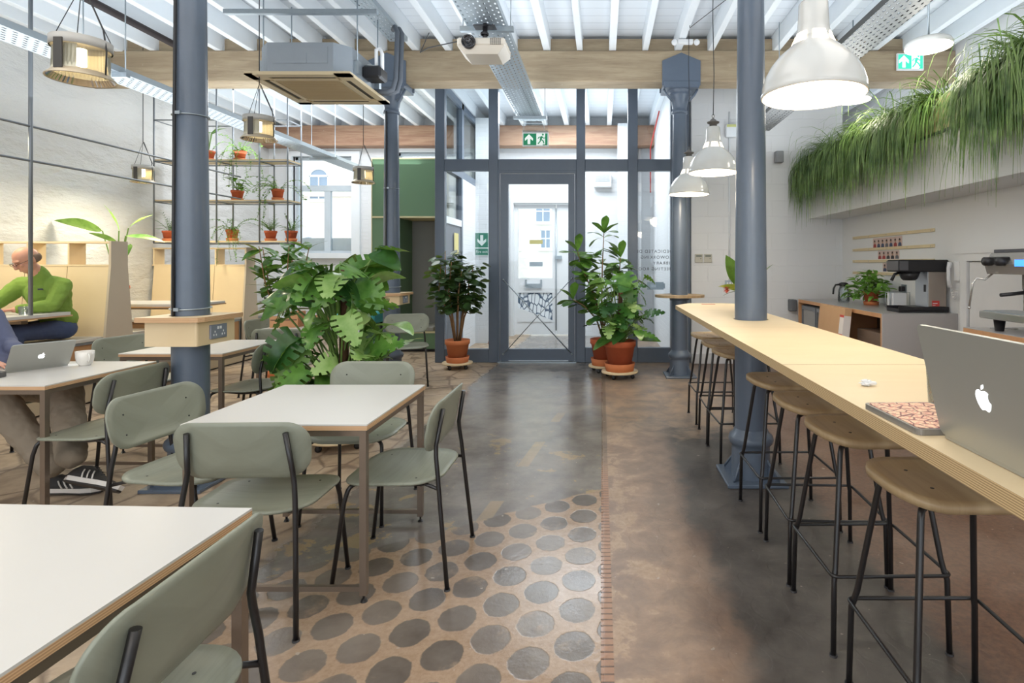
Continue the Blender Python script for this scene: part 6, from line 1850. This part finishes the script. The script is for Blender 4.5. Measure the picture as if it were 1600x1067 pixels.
def head(b, Mh):
    """face towards local -Y, crown +Z, origin at the centre of the skull"""
    E = lambda c, r: ell(b, c, r, Mh, 22, 16)
    E((0, 0.012, 0.022), (0.077, 0.097, 0.094)); E((0, -0.022, -0.045), (0.060, 0.070, 0.070)); E((0, -0.058, -0.088), (0.028, 0.026, 0.024))
    E((0, -0.070, 0.022), (0.055, 0.022, 0.020)); E((0, -0.098, -0.018), (0.013, 0.020, 0.030)); E((0, -0.106, -0.034), (0.018, 0.016, 0.012))
    E((0.035, -0.066, -0.022), (0.022, 0.020, 0.020)); E((-0.035, -0.066, -0.022), (0.022, 0.020, 0.020))
    E((0, -0.086, -0.064), (0.024, 0.013, 0.006)); E((0, -0.084, -0.073), (0.021, 0.013, 0.007))
    for s in (-1, 1):
        E((s*0.079, 0.012, -0.012), (0.009, 0.020, 0.033)); E((s*0.083, 0.020, 0.0), (0.006, 0.014, 0.020))
def hand(b, M, curl=0.5, side=1, size=1.0):
    """wrist at origin, fingers towards +X, palm down (-Z); side=1 puts the thumb at +Y"""
    def P(x, y, z): return M @ Vector((x*size, y*size*side, z*size))
    for y in (-0.03, -0.01, 0.01, 0.03): capsule(b, P(0.01, y*0.7, 0), P(0.085, y, 0.0), 0.013*size, 0.0105*size, 10)
    for y, L in ((0.033, 0.070), (0.011, 0.080), (-0.011, 0.074), (-0.032, 0.058)):
        p = Vector((0.088, y, 0)); a = 0.1
        for s, r in ((0.42, 0.0088), (0.32, 0.0080), (0.26, 0.0072)):
            a += curl*0.6
            q = p+Vector((math.cos(a)*L*s, y*0.08, -math.sin(a)*L*s))
            capsule(b, P(*p), P(*q), r*size, r*0.94*size, 8); p = q
    p = Vector((0.02, 0.028, -0.004)); capsule(b, P(0.005, 0.012, 0), P(*p), 0.013*size, 0.012*size, 8)
    q = Vector((0.055, 0.055, -0.014)); capsule(b, P(*p), P(*q), 0.0115*size, 0.0095*size, 8)
    q2 = Vector((0.083, 0.058, -0.020)); capsule(b, P(*q), P(*q2), 0.0092*size, 0.008*size, 8)
def frame_from(p, d, up=(0, 0, 1)):
    x = Vector(d).normalized(); y = Vector(up).cross(x).normalized(); z = x.cross(y)
    return Matrix(((x.x, y.x, z.x, p[0]), (x.y, y.y, z.y, p[1]), (x.z, y.z, z.z, p[2]), (0, 0, 0, 1)))

# --- the man in green: all points local to the root (-5.36, 5.62, 0.655), he faces the table (-Y) looking down to his left hand side of the picture
rx, ry, rz0 = -5.36, 5.60, 0.655
mg = thing('person', (rx, ry, rz0), 0, 'bald man in glasses, green fleece and blue jeans, typing at the booth table', 'person')
def L(x, y, z): return Vector((x-rx, y-ry, z-rz0))
pel = L(-5.37, 5.58, 0.79); waist = L(-5.38, 5.53, 0.94); chest = L(-5.40, 5.46, 1.12); neck = L(-5.39, 5.41, 1.27)
hc = L(-5.405, 5.29, 1.445)
shR, elR, wrR = L(-5.24, 5.47, 1.19), L(-5.20, 5.33, 1.01), L(-5.36, 5.14, 0.985)
shL, elL, wrL = L(-5.60, 5.44, 1.20), L(-5.70, 5.28, 1.02), L(-5.53, 5.08, 0.985)
hipA, knA, anA = L(-5.31, 5.56, 0.765), L(-5.32, 5.10, 0.77), L(-5.40, 5.14, 0.30)
hipB, knB, anB = L(-5.47, 5.56, 0.765), L(-5.60, 5.12, 0.76), L(-5.58, 5.02, 0.30)
b = MB()
chain(b, [neck-Vector((0, 0, 0.04)), neck+(hc-neck)*0.55], [0.058, 0.056])
Mh = Matrix.Translation(hc) @ Matrix.Rotation(math.radians(-24), 4, 'Z') @ Matrix.Rotation(math.radians(34), 4, 'X')
head(b, Mh)
chain(b, [pel, waist, chest, neck], [0.10, 0.10, 0.12, 0.06])
for sh_, el_, wr_, sd in ((shR, elR, wrR, 1), (shL, elL, wrL, -1)):
    chain(b, [chest+Vector((0, 0, 0.06)), sh_], [0.07, 0.055]); chain(b, [sh_, el_, wr_], [0.048, 0.036, 0.026])
    d = (wr_-el_).normalized(); d.z = -0.02
    hand(b, frame_from(wr_+d*0.015, d), 0.45, -sd)
chain(b, [hipA, knA, anA], [0.07, 0.05, 0.04]); chain(b, [hipB, knB, anB], [0.07, 0.05, 0.04]); chain(b, [hipA, hipB], [0.08, 0.08])
body = merge(b.build('body', M_skin, mg), 0.005, 3)
f = MB()   # fleece
chain(f, [pel+Vector((0, 0, 0.07)), waist, chest], [0.135, 0.135, 0.145])
for sgn in (-1, 1):
    chain(f, [pel+Vector((sgn*0.03, 0, 0.07)), waist+Vector((sgn*0.03, 0.0, 0)), chest+Vector((sgn*0.07, 0.02, 0.02))], [0.118, 0.118, 0.125])
chain(f, [chest+Vector((0, 0, 0.05)), neck+Vector((0, 0, -0.01))], [0.12, 0.085])
chain(f, [neck, neck+(hc-neck)*0.28+Vector((0, 0.012, 0))], [0.082, 0.074])
for sh_, el_, wr_ in ((shR, elR, wrR), (shL, elL, wrL)):
    chain(f, [chest+Vector((0, 0, 0.07)), sh_], [0.11, 0.080]); chain(f, [sh_, el_], [0.080, 0.062]); chain(f, [el_, el_.lerp(wr_, 0.86)], [0.062, 0.044])
fl_ = merge(f.build('fleece_jacket', mk('green_fleece', '#7c9a40', 0.85, var=0.12, vs=10, bump=0.4, bs=120), mg), 0.007, 3, (0.022, 0.09))
MB().box(-0.022, 0.022, -0.003, 0.003, -0.008, 0.008, bev=0.002).build('chest_badge', mk('dark_badge', '#3b3f4c', 0.5), fl_, L(-5.30, 5.318, 1.165), (0.25, 0, 0.2))
j = MB()
for h_, k_, a_ in ((hipA, knA, anA), (hipB, knB, anB)):
    chain(j, [h_, k_], [0.098, 0.072]); chain(j, [k_, a_], [0.072, 0.055])
chain(j, [hipA, hipB], [0.105, 0.105]); chain(j, [pel, pel+Vector((0, 0, 0.06))], [0.13, 0.128])
merge(j.build('jeans', mk('blue_denim', '#3d4a6b', 0.8, var=0.2, vs=12, bump=0.3, bs=150), mg), 0.008, 3, (0.012, 0.08))
for an, d in ((anA, (0, -1, 0)), (anB, (0, -1, 0))):
    s = MB(); base = Vector((an.x, an.y, 0.205-rz0+0.035))
    chain(s, [base+Vector((0, 0.02, 0.01)), base+Vector((0, -0.16, 0))], [0.045, 0.034]); merge(s.build('shoe', M_bplast, mg), 0.008, 2)
hr = MB()
for sgn in (-1, 1):
    ell(hr, (sgn*0.062, 0.045, -0.012), (0.020, 0.048, 0.040), Mh)
ell(hr, (0, 0.085, -0.012), (0.055, 0.026, 0.040), Mh)
merge(hr.build('hair', mk('short_grey_hair', '#7b6656', 0.9, bump=0.6, bs=200), mg), 0.005, 1)
gl = MB()
for sgn in (-1, 1):
    gl.tube([Mh @ Vector((sgn*0.034+0.024*math.cos(a), -0.106, 0.004+0.016*math.sin(a))) for a in [2*PI*k/18 for k in range(18)]], 0.0018, 6, closed=True)
    gl.tube([Mh @ Vector((sgn*0.058, -0.104, 0.006)), Mh @ Vector((sgn*0.085, -0.06, 0.006)), Mh @ Vector((sgn*0.088, 0.01, 0.0))], 0.0018, 6)
gl.tube([Mh @ Vector((-0.011, -0.108, 0.006)), Mh @ Vector((0.011, -0.108, 0.006))], 0.0018, 6)
gl.build('spectacles', M_bplast, mg)
eb = MB()
for sgn in (-1, 1): ell(eb, (sgn*0.032, -0.090, 0.003), (0.013, 0.008, 0.007), Mh, 12, 8)
eb.build('eyes', mk('eyelid_shade', '#a8735c', 0.5), mg)

# --- the seated person at the left table: legs crossed at the ankle, the rest beyond the frame
px0, py0 = -4.12, 3.86
pc = dup(ch, (px0-0.10, py0+0.03, 0), math.radians(-108), 'sage chair under the person with khaki trousers, outside the left edge')
pr = thing('person', (px0, py0, 0.0), 0, 'person in khaki trousers and black trainers typing at the left edge, mostly cropped', 'person')
def Q(x, y, z): return Vector((x-px0, y-py0, z))
pel = Q(-4.16, 3.88, 0.56); waist = Q(-4.30, 3.89, 0.72); chest = Q(-4.42, 3.88, 0.94); neck = Q(-4.46, 3.87, 1.12); hc = Q(-4.45, 3.85, 1.29)
hA, kA, aA = Q(-4.02, 3.95, 0.55), Q(-3.38, 3.56, 0.59), Q(-3.05, 3.24, 0.27)
hB, kB, aB = Q(-4.10, 3.76, 0.55), Q(-3.60, 3.36, 0.60), Q(-3.28, 3.36, 0.17)
s1, e1, w1 = Q(-4.38, 3.69, 1.02), Q(-4.15, 3.52, 0.81), Q(-3.87, 3.50, 0.79)
s2, e2, w2 = Q(-4.42, 4.07, 1.02), Q(-4.24, 4.02, 0.82), Q(-3.93, 3.83, 0.79)
b = MB()
Mh = Matrix.Translation(hc) @ Matrix.Rotation(math.radians(62), 4, 'Z') @ Matrix.Rotation(math.radians(18), 4, 'X')
head(b, Mh); chain(b, [neck-Vector((0, 0, 0.04)), neck+(hc-neck)*0.5], [0.056, 0.054]); chain(b, [pel, waist, chest, neck], [0.1, 0.1, 0.12, 0.06])
for s_2, e_, w_2, sd in ((s1, e1, w1, 1), (s2, e2, w2, -1)):
    chain(b, [chest+Vector((0, 0, 0.06)), s_2], [0.07, 0.055]); chain(b, [s_2, e_, w_2], [0.046, 0.038, 0.028])
    d = (w_2-e_).normalized(); d.z = -0.03
    hand(b, frame_from(w_2+d*0.012, d), 0.4, sd)
for h_, k_, a_ in ((hA, kA, aA), (hB, kB, aB)): chain(b, [h_, k_, a_], [0.07, 0.05, 0.038])
chain(b, [hA, hB], [0.08, 0.08])
merge(b.build('body', M_skin, pr), 0.006, 3)
j = MB()
for h_, k_, a_ in ((hA, kA, aA), (hB, kB, aB)):
    chain(j, [h_, k_], [0.105, 0.082]); chain(j, [k_, k_.lerp(a_, 0.5), a_+Vector((0, 0, 0.03))], [0.084, 0.080, 0.072])
chain(j, [hA, hB], [0.115, 0.115]); chain(j, [pel, pel+Vector((0, 0, 0.08))], [0.13, 0.13])
merge(j.build('khaki_trousers', mk('khaki_cotton', '#8c8070', 0.85, var=0.12, vs=14, bump=0.25, bs=90), pr), 0.009, 2, (0.02, 0.06))
f = MB()
chain(f, [pel+Vector((0, 0, 0.1)), waist, chest], [0.13, 0.13, 0.14]); chain(f, [chest, neck], [0.12, 0.075])
for s_2, e_, w_2 in ((s1, e1, w1), (s2, e2, w2)):
    chain(f, [chest+Vector((0, 0, 0.07)), s_2], [0.10, 0.075]); chain(f, [s_2, e_, e_.lerp(w_2, 0.45)], [0.075, 0.06, 0.052])
merge(f.build('blue_jumper', mk('slate_blue_knit', '#5f6580', 0.85, bump=0.3, bs=90), pr), 0.008, 3, (0.02, 0.09))
hr = MB(); ell(hr, (0, 0.03, 0.045), (0.083, 0.095, 0.082), Mh); ell(hr, (0, 0.07, -0.01), (0.075, 0.05, 0.07), Mh)
merge(hr.build('hair', mk('brown_hair', '#4a3628', 0.9, bump=0.6, bs=200), pr), 0.006, 1)
M_sole = mk('dark_rubber_sole', '#2b2726', 0.6); M_mid = mk('pale_midsole', '#cfcac4', 0.5); M_upper = mk('black_mesh_upper', '#2a2828', 0.7, bump=0.3, bs=160)
def shoe(name, heel, toe, up, parent):
    heel, toe = Vector(heel), Vector(toe); x = (toe-heel).normalized(); up = Vector(up); y = up.cross(x).normalized(); z = x.cross(y)
    M = Matrix(((x.x, y.x, z.x, heel.x), (x.y, y.y, z.y, heel.y), (x.z, y.z, z.z, heel.z), (0, 0, 0, 1)))
    Ls = (toe-heel).length; b = MB()
    # upper grown from cross sections
    secs = [(0.0, 0.026, 0.075), (0.03, 0.036, 0.098), (0.08, 0.039, 0.104), (0.13, 0.042, 0.088), (0.18, 0.048, 0.066), (0.23, 0.050, 0.050), (0.275, 0.042, 0.040), (0.302, 0.020, 0.028)]
    k = Ls/0.302; n = 16; vs = []
    for sx_, hw_, hh_ in secs:
        for i in range(n):
            a = 2*PI*i/n; c, s = math.cos(a), math.sin(a)
            vs.append(M @ Vector((sx_*k, hw_*c*(1 if s < 0.2 else 1-0.35*s), 0.022+(hh_-0.022)*max(0, s) if s > 0 else 0.020)))
    fs = [[i*n+q, i*n+(q+1) % n, (i+1)*n+(q+1) % n, (i+1)*n+q] for i in range(len(secs)-1) for q in range(n)]
    fs += [list(range(n))[::-1], [(len(secs)-1)*n+q for q in range(n)]]
    b.add(vs, fs, 0, True)
    o = b.build(name, M_upper, parent)
    def outl(e): return [(-e, -0.02), (-e, 0.02), (0.03*k, 0.037+e), (0.13*k, 0.040+e), (0.22*k, 0.051+e), (0.28*k, 0.042+e), (0.312*k+e, 0.015), (0.312*k+e, -0.015), (0.28*k, -0.042-e), (0.22*k, -0.051-e), (0.13*k, -0.038-e), (0.03*k, -0.037-e)]
    MB().prism(outl(0.004), 0.004, 0.028, M=M).build('midsole', M_mid, o)
    MB().prism(outl(0.001), -0.006, 0.0035, M=M).build('outsole', M_sole, o)
    st_ = MB()
    for sy in (-1, 1):
        for q in range(3):
            x0 = (0.085+0.030*q)*k
            st_.tube([M @ Vector((x0+0.030, sy*0.0445, 0.030)), M @ Vector((x0+0.012, sy*0.040, 0.052)), M @ Vector((x0-0.004, sy*0.030, 0.072))], 0.0042, 6)
    st_.build('side_stripes', M_mid, o)
    la = MB()
    for q in range(5): la.tube([M @ Vector(((0.11+0.017*q)*k, -0.018, 0.100-0.0095*q)), M @ Vector(((0.11+0.017*q)*k, 0.018, 0.100-0.0095*q))], 0.0028, 6)
    la.build('laces', M_upper, o)
    return o
shoe('trainer', Q(-3.03, 3.19, 0.17), Q(-2.675, 3.11, 0.15), (-0.25, 0.62, 0.72), pr)
shoe('trainer', Q(-3.37, 3.42, 0.02), Q(-3.08, 3.46, 0.01), (0, 0.05, 1), pr)
